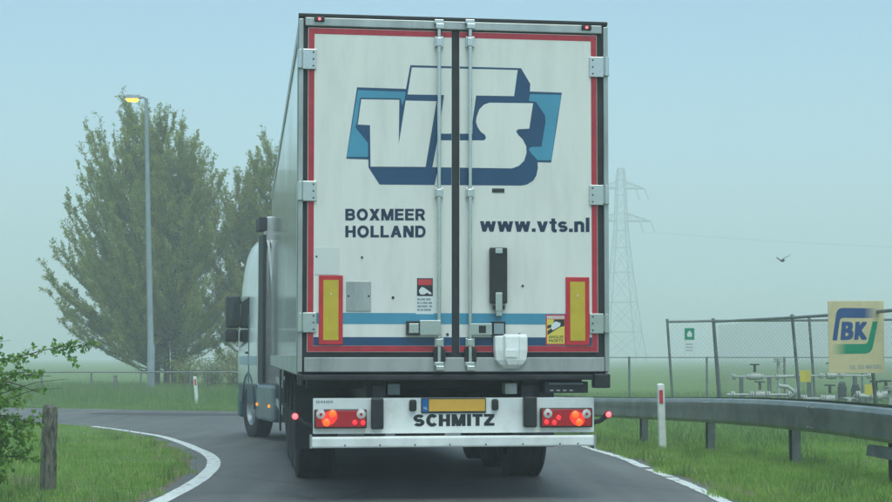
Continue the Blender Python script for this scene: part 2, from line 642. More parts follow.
# ------------------------------------------------------------------ ground, road, markings
XL0 = [(-20, -2.48), (5, -2.48), (12.59, -2.49), (14.4, -2.53), (16.1, -2.70), (17.7, -2.96), (19.4, -3.30), (21.4, -3.80), (24.27, -4.5), (27.6, -5.45),
      (30.42, -6.72), (33.1, -8.5), (35, -10.6), (36.6, -14), (37.8, -20), (39, -60), (39.2, -260), (60, -260)]
XR0 = [(-20, 2.42), (12.68, 2.42), (14.5, 2.36), (16.05, 2.29), (18.44, 2.24), (20.25, 2.18), (22.76, 2.1), (25, 1.8), (28, 1.1), (31, 0.1),
      (34, -1.2), (37, -2.8), (39, -4.1), (40.57, -5.5), (41.3, -7.6), (42.5, -9.8), (43.4, -12.8), (44.2, -20), (45.6, -60), (52, -260)]


# round the polyline edges off
def soften(tab, y0=10.0, y1=45.0):
    ys = np.arange(y0, y1, 0.25)
    raw = np.interp(ys, [a for a, c in tab], [c for a, c in tab])
    k = np.hanning(13)
    k /= k.sum()
    sm = np.convolve(np.pad(raw, 6, mode='edge'), k, mode='valid')
    return [(a, c) for a, c in tab if a < y0] + list(zip(ys.tolist(), sm.tolist())) + [(a, c) for a, c in tab if a > y1]


XL = soften(XL0, 10, 36)
XR = soften(XR0, 10, 40)


def on_road(x, y, marg=0.0):
    return interp(XL, y) - marg < x < interp(XR, y) + marg and -20 < y < 50


def strip_sheet(name, ys, xl, xr, dz, mt, nx=3):
    V, Fc = [], []
    for y in ys:
        a, b = xl(y), xr(y)
        for i in range(nx):
            V.append((a + (b - a) * i / (nx - 1), y, gz(y) + dz))
    for j in range(len(ys) - 1):
        for i in range(nx - 1):
            q = j * nx + i
            Fc.append((q, q + 1, q + nx + 1, q + nx))
    return raw_mesh(name, V, Fc, mt)


ys_g = list(np.concatenate([np.linspace(-750, -30, 6), np.arange(-20, 60, 0.5), np.linspace(62, 750, 24)]))
ground = strip_sheet('ground', ys_g, lambda y: -750, lambda y: 750, 0.0, GROUND, 5)
tag(ground, kind='structure')
ys_r = list(np.arange(-18, 45.01, 0.2))
road = strip_sheet('road', ys_r, lambda y: interp(XL, y), lambda y: max(interp(XR, y), interp(XL, y) + .01), 0.006, ASPHALT, 4)
tag(road, kind='structure')


# bare earth shoulders between asphalt and turf
SOIL = mat('bare_verge_soil', (0.17, 0.14, 0.095), 0.95, var=0.35, scale=6, bump=0.6, bscale=40, dirt=0.6, dirtcol=(0.15, 0.19, 0.07), dscale=3)
ys_s = list(np.arange(8, 34.01, 0.15))
sh1 = strip_sheet('soil_shoulder_inner', ys_s, lambda y: interp(XL, y) - 0.16 - 0.07 * math.sin(y * 1.7) - 0.04 * math.sin(y * 4.3), lambda y: interp(XL, y) + 0.02, 0.003, SOIL, 3)
tag(sh1, kind='structure')
sh2 = strip_sheet('soil_shoulder_outer', ys_s, lambda y: interp(XR, y) - 0.02, lambda y: interp(XR, y) + 0.12 + 0.06 * math.sin(y * 1.9) + (0.5 * max(0, 1 - abs(y - 12.6) / 1.6)), 0.003, SOIL, 3)
tag(sh2, kind='structure')


def catmull(P, n=8):
    P = [np.array(p, float) for p in P]
    out = []
    for i in range(len(P) - 1):
        a, b, c, d = P[max(i - 1, 0)], P[i], P[i + 1], P[min(i + 2, len(P) - 1)]
        for k in range(n):
            t = k / n
            out.append(0.5 * ((2 * b) + (c - a) * t + (2 * a - 5 * b + 4 * c - d) * t * t + (-a + 3 * b - 3 * c + d) * t ** 3))
    out.append(P[-1])
    return out


def marking(name, pts, w, ragged=0.0, t0=0, t1=1):
    P = catmull(pts, 14)
    P = P[int(t0 * (len(P) - 1)):int(t1 * (len(P) - 1)) + 1]
    V, Fc = [], []
    for i, p in enumerate(P):
        d = P[min(i + 1, len(P) - 1)] - P[max(i - 1, 0)]
        d /= np.linalg.norm(d)
        nrm = np.array([d[1], -d[0]])
        ra, rb = (random.uniform(-ragged, ragged) for _ in range(2))
        for s, r_ in ((-1, ra), (1, rb)):
            q = p + nrm * (w / 2 * s + r_)
            V.append((q[0], q[1], gz(q[1]) + 0.0105))
        if i:
            j = 2 * i
            Fc.append((j - 2, j - 1, j + 1, j))
    o = raw_mesh(name, V, Fc, LINE)
    return tag(o, kind='structure')


LL = [(-2.34, 2), (-2.34, 9), (-2.34, 12.59), (-2.36, 14.4), (-2.48, 16.1), (-2.70, 17.7), (-3.04, 19.4), (-3.52, 21.4), (-4.22, 24.27),
      (-5.19, 27.6), (-6.33, 30.02), (-7.42, 31.9)]
marking('lane_marking_inner', LL, 0.15, 0.004)
RL = [(2.30, 3), (2.30, 9), (2.28, 12.68), (2.22, 14.48), (2.15, 16.05), (2.11, 18.44), (2.05, 20.25), (2.0, 22.76), (1.72, 25), (1.0, 28)]
for a, b in ((0, 0.372), (0.376, 0.452), (0.462, 0.548), (0.552, 0.98)):
    marking('lane_marking_outer', RL, 0.11, 0.012, a, b)
# dark tyre-worn patch repair on the far bend
pat = MB()
pp = [(-9.2, 38.6), (-6.4, 37.4), (-4.6, 37.6), (-4.4, 38.5), (-6.5, 39.3), (-9.0, 39.6)]
pat.face([(x, y, gz(y) + 0.0105) for x, y in pp], mat('asphalt_patch', (0.060, 0.061, 0.062), 0.7, var=0.2, scale=3))
tag(pat.build('asphalt_patch'), kind='structure')

# ------------------------------------------------------------------ trailer
TX, TY, YAW = 0.0774, 12.509, 0.1309
cyw, syw = math.cos(YAW), math.sin(YAW)
cp_, sp_ = math.cos(PITCH), math.sin(PITCH)


def R(px, py, yo=0.0):
    """photo pixel -> (x, z) on the trailer's own plane local y = yo (metres)"""
    u, v = (px - 446) / F_PX, -(py - 251 - SHIFT) / F_PX
    d = (u, cp_ - v * sp_, sp_ + v * cp_)
    # local coordinates of camera and direction
    ox, oy = -TX, -TY
    lx, ly = cyw * ox + syw * oy, -syw * ox + cyw * oy
    dx, dy = cyw * d[0] + syw * d[1], -syw * d[0] + cyw * d[1]
    t = (yo - ly) / dy
    return lx + dx * t, CAM_H + d[2] * t


def RQ(x0, y0, x1, y1, yo=0.0):
    a = R(x0, y1, yo)
    b = R(x1, y0, yo)
    return a[0], a[1], b[0], b[1]      # xmin, zmin, xmax, zmax


trailer = empty('semi_trailer', (TX, TY, 0), YAW)
tag(trailer, 'white refrigerated semi-trailer with blue VTS logo on its rear doors', 'trailer')
HW, ZB, ZT, LEN = 1.29, 1.075, 4.0, 13.5

# box body with rounded top edges
b = MB()
prof = [(-HW, ZB), (-HW, ZT - 0.05), (-HW + 0.05, ZT), (HW - 0.05, ZT), (HW, ZT - 0.05), (HW, ZB)]
b.prism(prof, 0.07, LEN, SIDE)
body = b.build('box_body', trailer, 0.006)
for s in (-1, 1):
    b = MB()
    b.box((s * HW - 0.012, 0.07, ZB - 0.03), (s * HW + 0.012, LEN, ZB + 0.13), ALU)
    b.build('side_rail', trailer, 0.004)
    b = MB()
    b.box((s * HW - 0.010, 0.07, ZT - 0.16), (s * HW + 0.010, LEN, ZT - 0.055), ALU)
    b.build('roof_rail', trailer, 0.004)
b = MB()
b.box((-1.0, LEN, 1.7), (1.0, LEN + 0.42, 3.85), CABW)
b.build('refrigeration_unit', trailer, 0.05)
for s in (-1, 1):
    b = MB()
    b.box((s * HW - 0.009, 0.16, ZB + 0.135), (s * HW + 0.009, 0.30, ZT - 0.165), ALU)
    b.build('corner_cladding', trailer, 0.003)

# rear frame
b = MB()
x0, z0, x1, z1 = -1.3, R(297.5, 372.6)[1], 1.3, 4.0
b.box((-1.3, 0.022, z0), (1.3, 0.069, ZT - 0.004), SEAL)
b.build('rear_frame', trailer, 0.012)
zh0, zh1 = R(452, 30)[1], R(452, 20.5)[1]
b = MB()
b.box((-1.245, -0.012, zh0), (1.245, 0.03, zh1 - 0.01), ALU)
header = b.build('header_panel', trailer, 0.006)
b = MB()
b.box((-1.3, 0.005, zh1 - 0.003), (1.3, 0.0215, ZT + 0.012), BLACK)
b.build('roof_edge_strip', trailer, 0.005)
for s in (-1, 1):
    b = MB()
    b.box((s * 1.278 - 0.02, -0.006, R(452, 372)[1]), (s * 1.278 + 0.02, 0.0218, zh1 - 0.02), ALU)
    b.build('corner_post', trailer, 0.006)
for px, py in ((319.5, 19.2), (586.5, 27.8)):
    x, z = R(px, py, -0.02)
    b = MB()
    b.box((x - 0.042, -0.03, z - 0.02), (x + 0.042, -0.0115, z + 0.02), BLACK)
    ml = b.build('marker_lamp', trailer, 0.006)
    b = MB()
    b.lathe([(0, 0.0), (0.004, 0.011), (-0.012, 0.014)], (x, -0.034, z), (0, -1, 0), LIT_P, 12)
    b.build('bulb', ml)
# sill
xa, za, xb, zb = RQ(304, 357.5, 604, 372.3)
zs0, zs1 = R(452, 371.8)[1], R(452, 357.3)[1]
b = MB()
b.box((xa, -0.02, zs0), (xb, 0.0225, zs1), SILL)
sill = b.build('rear_sill', trailer, 0.006)

GAP_L, GAP_R = 451.8, 459.4
DOORS = {}
for nm, (pa, pb) in (('left', (307.5, GAP_L)), ('right', (GAP_R, 597.5))):
    zt = R(452, 31.5)[1]
    zb_ = R(452, 352.2)[1]
    xa = R(pa, 190)[0]
    xb = R(pb, 190)[0]
    b = MB()
    b.box((xa, 0.0, zb_), (xb, 0.0225, zt), WHITE)
    d = b.build('door', trailer, 0.004)
    d['label'] = 'left rear door with place names' if nm == 'left' else 'right rear door with web address'
    DOORS[nm] = (d, xa, xb, zb_, zt)
    # red reflective tape on three sides
    tw = 0.052
    b = MB()
    y = -0.0012
    xo, xi = (xa, xb) if nm == 'left' else (xb, xa)
    sgn = 1 if nm == 'left' else -1

    def quad(mbx, xA, zA, xB, zB, yy, mt):
        if xA > xB:
            xA, xB = xB, xA
        if zA > zB:
            zA, zB = zB, zA
        mbx.face([(xA, yy, zA), (xB, yy, zA), (xB, yy, zB), (xA, yy, zB)], mt)
    quad(b, xo + sgn * 0.004, zb_ + 0.004, xo + sgn * tw, zt - 0.004, y, TAPE)
    quad(b, xo + sgn * tw, zt - tw, xi, zt - 0.004, y, TAPE)
    quad(b, xo + sgn * tw, zb_ + 0.004, xi, zb_ + tw, y, TAPE)
    b.build('reflective_tape', d)
    # blue stripes
    for (pt, pbm, mt) in ((313.2, 324.2, LBLUE), (337.2, 345.6, DBLUE)):
        b = MB()
        quad(b, xo + sgn * (tw + 0.001), R(452, pbm)[1], xi, R(452, pt)[1], y, mt)
        b.build('stripe', d)


def clip(poly, xc, keep_left):
    out = []
    n = len(poly)
    for i in range(n):
        a, c = poly[i], poly[(i + 1) % n]
        ia = (a[0] <= xc) == keep_left
        ic = (c[0] <= xc) == keep_left
        if ia:
            out.append(a)
        if ia != ic:
            t = (xc - a[0]) / (c[0] - a[0])
            out.append((xc, a[1] + t * (c[1] - a[1])))
    return out


LOGO_DARK = [(357, 87.4), (406, 89), (410.3, 65.3), (521, 68.3), (530.3, 84), (529.8, 91.5), (561.9, 92.8), (551.2, 162.6), (537.5, 162.3), (537.9, 168),
             (536.3, 175.5), (533.5, 180.4), (527, 184.5), (521.4, 185.6), (379.5, 184.6), (368.5, 167.5), (368.3, 159.5), (346.2, 158.8)]
LOGO_LIGHT = [[(358, 90.2), (405.6, 92), (404.6, 99.2), (402, 106), (400.6, 98.6), (360, 97.8), (357, 122), (355.3, 127.4), (367.9, 143), (367.9, 157), (346.8, 157)],
              [(530, 94.3), (561.4, 95), (556.6, 122), (551.3, 160.4), (537.6, 160.3), (531.5, 153.8), (528.8, 149.8), (529.5, 148), (532.2, 147), (541.4, 146.8),
               (545.5, 122), (545, 115.5), (536, 102), (528.7, 101)]]
LOGO_WHITE = [[(361.2, 99.4), (399.3, 100), (398.7, 144.3), (405.6, 100.7), (436.6, 101.4), (425.5, 167), (370.5, 166.7), (370, 125.3), (357.8, 124.7)],
              [(411.8, 67.6), (517.6, 70.2), (514, 96.3), (476, 95.7), (472.4, 122), (472.4, 133.8), (438.6, 133.8), (444, 95.2), (407.5, 94.6)],
              [(437.3, 140.5), (484.1, 140.5), (486, 138), (484.8, 134.9), (480.7, 132), (477.3, 126.7), (475.9, 122), (476.5, 117), (479.2, 109.5), (483.9, 104.8),
               (489.3, 102.8), (533, 103.4), (530.2, 122), (529.2, 128.8), (518, 129.4), (516, 131.5), (518, 134.9), (522.7, 139.6), (526.1, 146.4), (526.5, 153),
               (524, 161), (518.7, 166), (511.9, 168.5), (432.4, 167.3)],
              [(437, 173.5), (439.2, 186), (434.3, 186)]]
for nm, xc, kl in (('left', GAP_L - 0.3, True), ('right', GAP_R + 0.3, False)):
    b = MB()
    for lay, (polys, mt) in enumerate((([LOGO_DARK], DBLUE), (LOGO_LIGHT, LBLUE), (LOGO_WHITE, WHITE))):
        for p in polys:
            q = clip(p, xc, kl)
            if len(q) > 2:
                b.face([(R(*t)[0], -0.0012 - 0.0012 * lay, R(*t)[1]) for t in q], mt)
    b.build('logo', DOORS[nm][0])


def text_px(mb, txt, quadpx, yo, mt, bold, sp=1.0, shear=0.0):
    """quadpx: top-left, top-right, bottom-right, bottom-left in photo pixels on plane y=yo"""
    P = [R(*q, yo) for q in quadpx]

    def fn(u, v):
        t = [(P[3][i] * (1 - u) + P[2][i] * u) * (1 - v) + (P[0][i] * (1 - u) + P[1][i] * u) * v for i in (0, 1)]
        return (t[0], yo, t[1])
    put_text(mb, txt, fn, mt, bold, sp, shear)



def glyph(ch, T, W):
    """list of (x, y) quads/polygons of one heavy sans letter, cap height 1; returns polys, advance width"""
    P = []

    def rect(x0, y0, x1, y1):
        P.append([(x0, y0), (x1, y0), (x1, y1), (x0, y1)])

    def para(xa, ya, xb, yb, wh):                      # slanted bar with level ends
        P.append([(xa - wh / 2, ya), (xa + wh / 2, ya), (xb + wh / 2, yb), (xb - wh / 2, yb)])

    def path(pts, th):                                 # stroked curve
        n_ = len(pts)
        L_, R_ = [], []
        for i in range(n_):
            a, c = pts[max(i - 1, 0)], pts[min(i + 1, n_ - 1)]
            dx, dy = c[0] - a[0], c[1] - a[1]
            l_ = math.hypot(dx, dy)
            nx, ny = -dy / l_ * th / 2, dx / l_ * th / 2
            L_.append((pts[i][0] + nx, pts[i][1] + ny))
            R_.append((pts[i][0] - nx, pts[i][1] - ny))
        for i in range(n_ - 1):
            P.append([R_[i], R_[i + 1], L_[i + 1], L_[i]])

    def arc(cx, cy, rx, ry, a0, a1, n_=12):
        return [(cx + rx * math.cos(rad(a0 + (a1 - a0) * k / n_)), cy + ry * math.sin(rad(a0 + (a1 - a0) * k / n_))) for k in range(n_ + 1)]
    h, t2, V = T / 2, T * 0.86, T * 1.04              # V vertical stems, t2 horizontal strokes
    g = t2 / 2
    xh = 0.73
    w = W
    if ch == 'H':
        w = 0.76 * W
        rect(0, 0, V, 1), rect(w - V, 0, w, 1), rect(V, 0.5 - g, w - V, 0.5 + g)
    elif ch == 'L':
        w = 0.62 * W
        rect(0, 0, V, 1), rect(V, 0, w, t2)
    elif ch == 'E':
        w = 0.68 * W
        rect(0, 0, V, 1), rect(V, 0, w, t2), rect(V, 1 - t2, w, 1), rect(V, 0.51 - g, w * 0.94, 0.51 + g)
    elif ch == 'I':
        w = V
        rect(0, 0, V, 1)
    elif ch == 'T':
        w = 0.68 * W
        rect(0, 1 - t2, w, 1), rect(w / 2 - V / 2, 0, w / 2 + V / 2, 1 - t2)
    elif ch == 'X':
        w = 0.80 * W
        wh = V * 1.22
        para(wh / 2, 0, w - wh / 2, 1, wh), para(w - wh / 2, 0, wh / 2, 1, wh)
    elif ch == 'Z':
        w = 0.70 * W
        wh = V * 1.25
        rect(0, 0, w, t2), rect(0, 1 - t2, w, 1), para(wh / 2, t2, w - wh / 2, 1 - t2, wh)
    elif ch == 'M':
        w = 0.94 * W
        rect(0, 0, V * .9, 1), rect(w - V * .9, 0, w, 1)
        para(w / 2, 0, V * .62, 1, V * 1.1), para(w / 2, 0, w - V * .62, 1, V * 1.1)
    elif ch == 'N':
        w = 0.77 * W
        rect(0, 0, V, 1), rect(w - V, 0, w, 1), para(w - V * .68, 0, V * .68, 1, V * 1.25)
    elif ch == 'A':
        w = 0.84 * W
        para(V * .55, 0, w / 2, 1, V * 1.08), para(w - V * .55, 0, w / 2, 1, V * 1.08), rect(w * .24, 0.22, w * .76, 0.22 + t2 * .95)
    elif ch == 'K':
        w = 0.82 * W
        rect(0, 0, V, 1), para(V * 1.0, 0.38, w - V * .6, 1, V * 1.3), para(w - V * .62, 0, V * 1.5, 0.66, V * 1.3)
    elif ch == 'O':
        w = 0.86 * W
        path(arc(w / 2, .5, w / 2 - V / 2, .5 - g + .012, 90, 450, 32), T)
    elif ch == 'C':
        w = 0.82 * W
        path(arc(w / 2 + .01, .5, w / 2 - V / 2, .5 - g + .012, 40, 320, 26), T)
        w *= 0.93
    elif ch == 'D':
        w = 0.78 * W
        rect(0, 0, V, 1)
        r_ = 0.5 - g
        path([(V, 1 - g), (w - V / 2 - r_ * .8, 1 - g)] + arc(w - V / 2 - r_ * .8, .5, r_ * .8, r_, 88, -88, 14) + [(w - V / 2 - r_ * .8, g), (V, g)], T * .95)
    elif ch in 'BR':
        w = 0.76 * W
        rect(0, 0, V, 1)
        r_ = 0.25 - g / 2 + .01
        for y1, y0, ww in (((1 - g, .52, w - V * .1), (.50, g, w)) if ch == 'B' else ((1 - g, .47, w - V * .06),)):
            ry = (y1 - y0) / 2
            cx = ww - V / 2 - ry
            path([(V, y1), (cx, y1)] + arc(cx, (y0 + y1) / 2, ry, ry, 86, -86, 12) + [(cx, y0), (V, y0)], T * .9)
        if ch == 'R':
            para(w - V * .5, 0, w - V * 1.35, 0.44, V * 1.12)
    elif ch in 'Ss':
        k = 1.0 if ch == 'S' else xh
        w = (0.74 if ch == 'S' else 0.60) * W
        th = T * (0.95 if ch == 'S' else .88)
        g_ = th / 2
        r1 = (k / 2 - g_) / 2 + .006
        rx = w / 2 - th / 2
        up = arc(w / 2, k - g_ - r1 + .006, rx, r1, 25, 262, 16)
        dn = arc(w / 2, g_ + r1 - .006, rx, r1, 82, -155, 16)
        path(up + dn, th)
    elif ch == 'w':
        w = 0.98 * W
        wh = V * 1.0
        for a, c in ((w * .27, wh / 2), (w * .27, w / 2), (w * .73, w / 2), (w * .73, w - wh / 2)):
            para(a, 0, c, xh, wh)
    elif ch == 'v':
        w = 0.68 * W
        wh = V * 1.05
        para(w / 2, 0, wh / 2, xh, wh), para(w / 2, 0, w - wh / 2, xh, wh)
    elif ch == 'n':
        w = 0.64 * W
        rect(0, 0, V, xh)
        r_ = (w - V) / 2
        path([(V * .6, xh - g - .06)] + arc(w / 2 + V * .05, xh - g - r_ * .8, r_ - V * .05, r_ * .85, 140, 0, 10) + [(w - V / 2, 0)], V * .96)
    elif ch == 't':
        w = 0.46 * W
        rect(w * .28, 0.16, w * .28 + V, 0.93), rect(0, xh - t2 * .85, w, xh)
        path(arc(w * .28 + V * 1.0, 0.17, V * .5, 0.17 - g * .8, 180, 275, 8) + [(w, g * .9)], V * .95)
    elif ch == 'l':
        w = V
        rect(0, 0, V, 1)
    elif ch == '.':
        w = V
        rect(0, 0, V, V)
    else:
        w = 0.35 * W
    return P, w


def heavy_text(mb, txt, quadpx, yo, mt, T=0.2, W=1.0, gap=0.10):
    """quadpx: top-left, top-right, bottom-right, bottom-left in photo pixels on the trailer plane y=yo"""
    Q = [R(*q, yo) for q in quadpx]
    items, x = [], 0.0
    for ch in txt:
        P, w = glyph(ch, T, W)
        items.append((P, x))
        x += w + gap
    tot = x - gap
    k = mb.m(mt)
    cnt = 0
    for P, x0 in items:
        for poly in P:
            pts = []
            for px, py in poly:
                u, v = (px + x0) / tot, py
                t = [(Q[3][i] * (1 - u) + Q[2][i] * u) * (1 - v) + (Q[0][i] * (1 - u) + Q[1][i] * u) * v for i in (0, 1)]
                pts.append((t[0], yo - 0.00003 * (cnt % 24), t[1]))
            cnt += 1
            mb.face(pts, mt)


b = MB()
heavy_text(b, 'BOXMEER', ((345.3, 208.8), (425.2, 208.8), (425.2, 220.4), (345.3, 220.4)), -0.0015, NAVY, 0.245, 1.12, 0.12)
heavy_text(b, 'HOLLAND', ((345.3, 225.7), (425.8, 225.7), (425.8, 237.4), (345.3, 237.4)), -0.0015, NAVY, 0.245, 1.12, 0.12)
b.build('lettering', DOORS['left'][0])
b = MB()
heavy_text(b, 'www.vts.nl', ((480, 217.3), (589.5, 217.6), (589.5, 232.0), (480, 231.6)), -0.0015, NAVY, 0.225, 1.0, 0.085)
b.build('lettering', DOORS['right'][0])


def pxbox(mb, x0, y0, x1, y1, ya, yb, mt):
    """box covering a photo rectangle on the rear, from local y=ya (nearest) to yb"""
    xa, za, xb, zb = RQ(x0, y0, x1, y1, ya)
    mb.box((xa, ya, za), (xb, yb, zb), mt)
    return xa, za, xb, zb


def pxface(mb, x0, y0, x1, y1, yo, mt):
    xa, za, xb, zb = RQ(x0, y0, x1, y1, yo)
    mb.face([(xa, yo, za), (xb, yo, za), (xb, yo, zb), (xa, yo, zb)], mt)


def bolt(mb, px, py, yo, r=0.009, mt=BLACK):
    x, z = R(px, py, yo)
    mb.lathe([(0.006, 0.0), (0.006, r * 0.8), (0, r)], (x, yo, z), (0, -1, 0), mt, 8)


# hinges
for nm, xs, ysh in (('left', (297.6, 316.5), (59, 191, 322.5)), ('right', (589.8, 608.8), (67, 195, 323.5))):
    for yc in ysh:
        d = DOORS[nm][0]
        b = MB()
        s = 1 if nm == 'left' else -1
        knx = xs[0] + 2.4 if nm == 'left' else xs[1] - 2.4
        pxbox(b, xs[0] + (5 if s > 0 else 0), yc - 10, xs[1] - (0 if s > 0 else 5), yc + 10, -0.018, -0.004, STEEL)
        x, z = R(knx, yc - 9.5, -0.012)
        x2, z2 = R(knx, yc + 9.5, -0.012)
        b.tube([(x, -0.02, z), (x, -0.02, z2)], 0.021, STEEL, 10)
        pxbox(b, min(knx, knx + 6 * s), yc - 8, max(knx, knx + 6 * s), yc + 8, -0.014, -0.006, STEEL)
        h = b.build('hinge', d, 0.004)
        bx = xs[1] - 3 if s > 0 else xs[0] + 3
        for dy in (-6.8, 0, 6.8):
            b = MB()
            bolt(b, bx, yc + dy, -0.018, 0.008)
            b.build('hinge_bolt', d)

# locking bars
for nm, pc in (('left', 439.2), ('right', 470.2)):
    d = DOORS[nm][0]
    xt, zt = R(pc, 21.5, -0.045)
    xb, zb = R(pc, 368, -0.045)
    b = MB()
    b.tube([(xt, -0.045, zt), (xb, -0.045, zb)], 0.0165, STEEL, 10)
    b.build('locking_bar', d, smooth=True)
    for (ya, yb, wd) in ((36.5, 47, 4.4), (188, 197.5, 4.2), (338, 347, 4.6)):
        b = MB()
        pxbox(b, pc - wd, ya, pc + wd, yb, -0.03, -0.002, STEEL)
        pxbox(b, pc - wd * 0.62, ya + 1, pc + wd * 0.62, yb - 1, -0.066, -0.03, STEEL)
        b.build('bar_bracket', d, 0.004)
    # cam keepers on header and sill
    for (ya, yb) in ((19.5, 28.5), (362, 370.5)):
        b = MB()
        pxbox(b, pc - 4.6, ya, pc + 4.6, ya + 4, -0.062, -0.012, STEEL)
        pxbox(b, pc - 3.0, ya + 4, pc + 5.2, yb, -0.072, -0.03, STEEL)
        b.build('cam_keeper', trailer, 0.004)
    b = MB()
    pxbox(b, pc - 5.5, 348.5, pc + 6.5, 361.5, -0.04, -0.003, BLACK)
    b.build('keeper_guard', d, 0.006)

# handles
b = MB()
pxbox(b, 406.4, 321, 420, 335.2, -0.045, -0.002, BLACK)
pxbox(b, 409, 323.4, 419, 333.2, -0.052, -0.045, STEEL)
pxbox(b, 420, 320.2, 441, 335, -0.07, -0.03, STEEL)
b.build('door_handle', DOORS['left'][0], 0.008)
b = MB()
pxbox(b, 492, 321.5, 505.5, 336, -0.045, -0.002, BLACK)
pxbox(b, 494, 323.6, 504, 334, -0.052, -0.045, GREYINK)
pxbox(b, 471, 323.5, 492, 335, -0.06, -0.03, STEEL)
pxbox(b, 479, 325.5, 486, 333, -0.0655, -0.06, BLACK)
b.build('door_handle', DOORS['right'][0], 0.008)

# marker boards
for nm, q, qi in (('left', (318.6, 275.4, 343, 344.6), (323.2, 280, 338.6, 340)), ('right', (566, 277.2, 589.4, 345.2), (570.4, 281.8, 585, 340.6))):
    b = MB()
    pxbox(b, *q, -0.012, -0.003, RED)
    bo = b.build('marker_board', DOORS[nm][0], 0.004)
    b = MB()
    pxface(b, *qi, -0.0135, YEL)
    bolt(b, (qi[0] + qi[2]) / 2, qi[1] + 14, -0.0136, 0.007, PANELW)
    b.build('yellow_panel', bo)

# plates and small fittings on the left door
b = MB()
pxbox(b, 346.2, 281.3, 371, 311.2, -0.008, -0.002, ALU)
bo = b.build('cover_plate', DOORS['left'][0], 0.003)
for px in (348.5, 368.8):
    b = MB()
    bolt(b, px, 296, -0.0081, 0.009, SEAL)
    b.build('fastener', DOORS['left'][0])
b = MB()
pxbox(b, 314.8, 247.6, 339.2, 274.6, -0.004, -0.0015, PATCH)
b.build('repair_patch', DOORS['left'][0], 0.001)
for px, py, r, nm in ((393, 297.5, 0.012, 'left'), (316.5, 256.5, 0.009, 'left'), (362, 257.3, 0.010, 'left'), (447.5, 334.5, 0.013, 'left'),
                      (522.7, 285.8, 0.011, 'right'), (519.5, 334.5, 0.013, 'right')):
    b = MB()
    bolt(b, px, py, -0.001, r)
    b.build('rivet', DOORS[nm][0])

# stickers
b = MB()
pxface(b, 415.8, 277.0, 433.8, 314.0, -0.0016, PAPER)
pxface(b, 417, 278.2, 432.8, 296, -0.0026, SEAL)
pxface(b, 418, 279.2, 431.8, 285.0, -0.0034, STR)
cam_poly = [(419, 290), (421.5, 287), (424, 287.6), (431, 292.5), (431.5, 294.6), (428.5, 294), (427.6, 292.6), (423.8, 294.6), (420.5, 294.4), (419, 292)]
b.face([(R(*t)[0], -0.0036, R(*t)[1]) for t in cam_poly], PAPER)
for ln, (yy, segs) in enumerate(((299.3, ((417.2, 420.4), (421, 425.2), (425.8, 430.6))), (302.9, ((417.2, 419.6), (420.6, 422), (422.8, 427.4), (428.2, 432))), (306.3, ((417.2, 421.5), (422, 427.5), (429, 432))),
                                 (309.8, ((417.2, 419.8), (420.5, 423.4), (424, 431))))):
    for a_, c_ in segs:
        pxface(b, a_, yy - 1.0, c_, yy + 1.0, -0.0028, GREYINK)
b.build('camera_sticker', DOORS['left'][0])
b = MB()
pxface(b, 545.8, 314.6, 565.6, 345.0, -0.0022, STR)
pxface(b, 547, 316.0, 564.4, 318.6, -0.0030, PAPER)
pxface(b, 547, 319.2, 564.4, 343.6, -0.0030, STY)
for poly, mt in (([(554, 319.4), (564.2, 319.4), (564.2, 326), (560, 327), (547.4, 335), (547.4, 331), (552, 328)], SEAL),
                 ([(547.2, 325.5), (551, 324.5), (552, 327.3), (547.2, 328.5)], SEAL),
                 ([(551.5, 324.5), (555.5, 321.2), (560.5, 323), (560, 326), (553, 330.2), (550.8, 328.5)], PAPER)):
    b.face([(R(*t)[0], -0.0042 if mt is PAPER else -0.0036, R(*t)[1]) for t in poly], mt)
text_px(b, 'ANGLES', ((548.6, 335.4), (563.4, 335.4), (563.4, 338.4), (548.6, 338.4)), -0.0036, SEAL, 0.02)
text_px(b, 'MORTS', ((549, 339.2), (563, 339.2), (563, 342.2), (549, 342.2)), -0.0036, SEAL, 0.02)
text_px(b, 'ATTENTION', ((547.8, 316.4), (563.8, 316.4), (563.8, 318.2), (547.8, 318.2)), -0.0036, STR, 0.01)
b.build('blind_spot_sticker', DOORS['right'][0])

# black document tube with metal clip, small black label
b = MB()
pxbox(b, 490.2, 247.6, 507.4, 303.2, -0.055, -0.002, BLACK)
tube = b.build('document_box', DOORS['right'][0], 0.008)
b = MB()
pxbox(b, 495.5, 248.6, 502.6, 253.2, -0.0585, -0.055, STEEL)
b.build('metal_tab', DOORS['right'][0], 0.003)
b = MB()
pxbox(b, 495.6, 292.6, 502.4, 311, -0.066, -0.055, STEEL)
pxbox(b, 493.4, 305.2, 505.0, 309.5, -0.054, -0.004, BLACK)
pxbox(b, 496.2, 310.5, 502.2, 316, -0.05, -0.004, STEEL)
b.build('metal_clip', DOORS['right'][0], 0.003)
b = MB()
pxbox(b, 492.2, 188.6, 504.4, 192.4, -0.005, -0.001, SEAL)
b.build('black_label', DOORS['right'][0])
# white moulded plastic cover
b = MB()
secs = [(334, 494.5, 527.5, -0.05), (337, 493.9, 528.2, -0.10), (350, 493.9, 528.2, -0.115), (360, 495.2, 526.8, -0.115), (364.5, 499.5, 523.5, -0.105), (368.5, 503.5, 519.5, -0.06)]
rings = []
for (py, a, c, yy) in secs:
    xa, z = R(a, py, -0.05)
    xc, _ = R(c, py, -0.05)
    w = xc - xa
    rings.append([(xa, -0.0215, z), (xa + 0.01, yy * 0.55, z), (xa + w * 0.26, yy * 0.62, z), (xa + w * 0.31, yy, z), (xa + w * 0.69, yy, z), (xa + w * 0.74, yy * 0.62, z), (xc - 0.01, yy * 0.55, z), (xc, -0.0215, z)])
for i in range(len(rings) - 1):
    for j in range(7):
        b.face([rings[i][j], rings[i][j + 1], rings[i + 1][j + 1], rings[i + 1][j]], PANELW)
b.face(rings[0], PANELW)
b.face(rings[-1][::-1], PANELW)
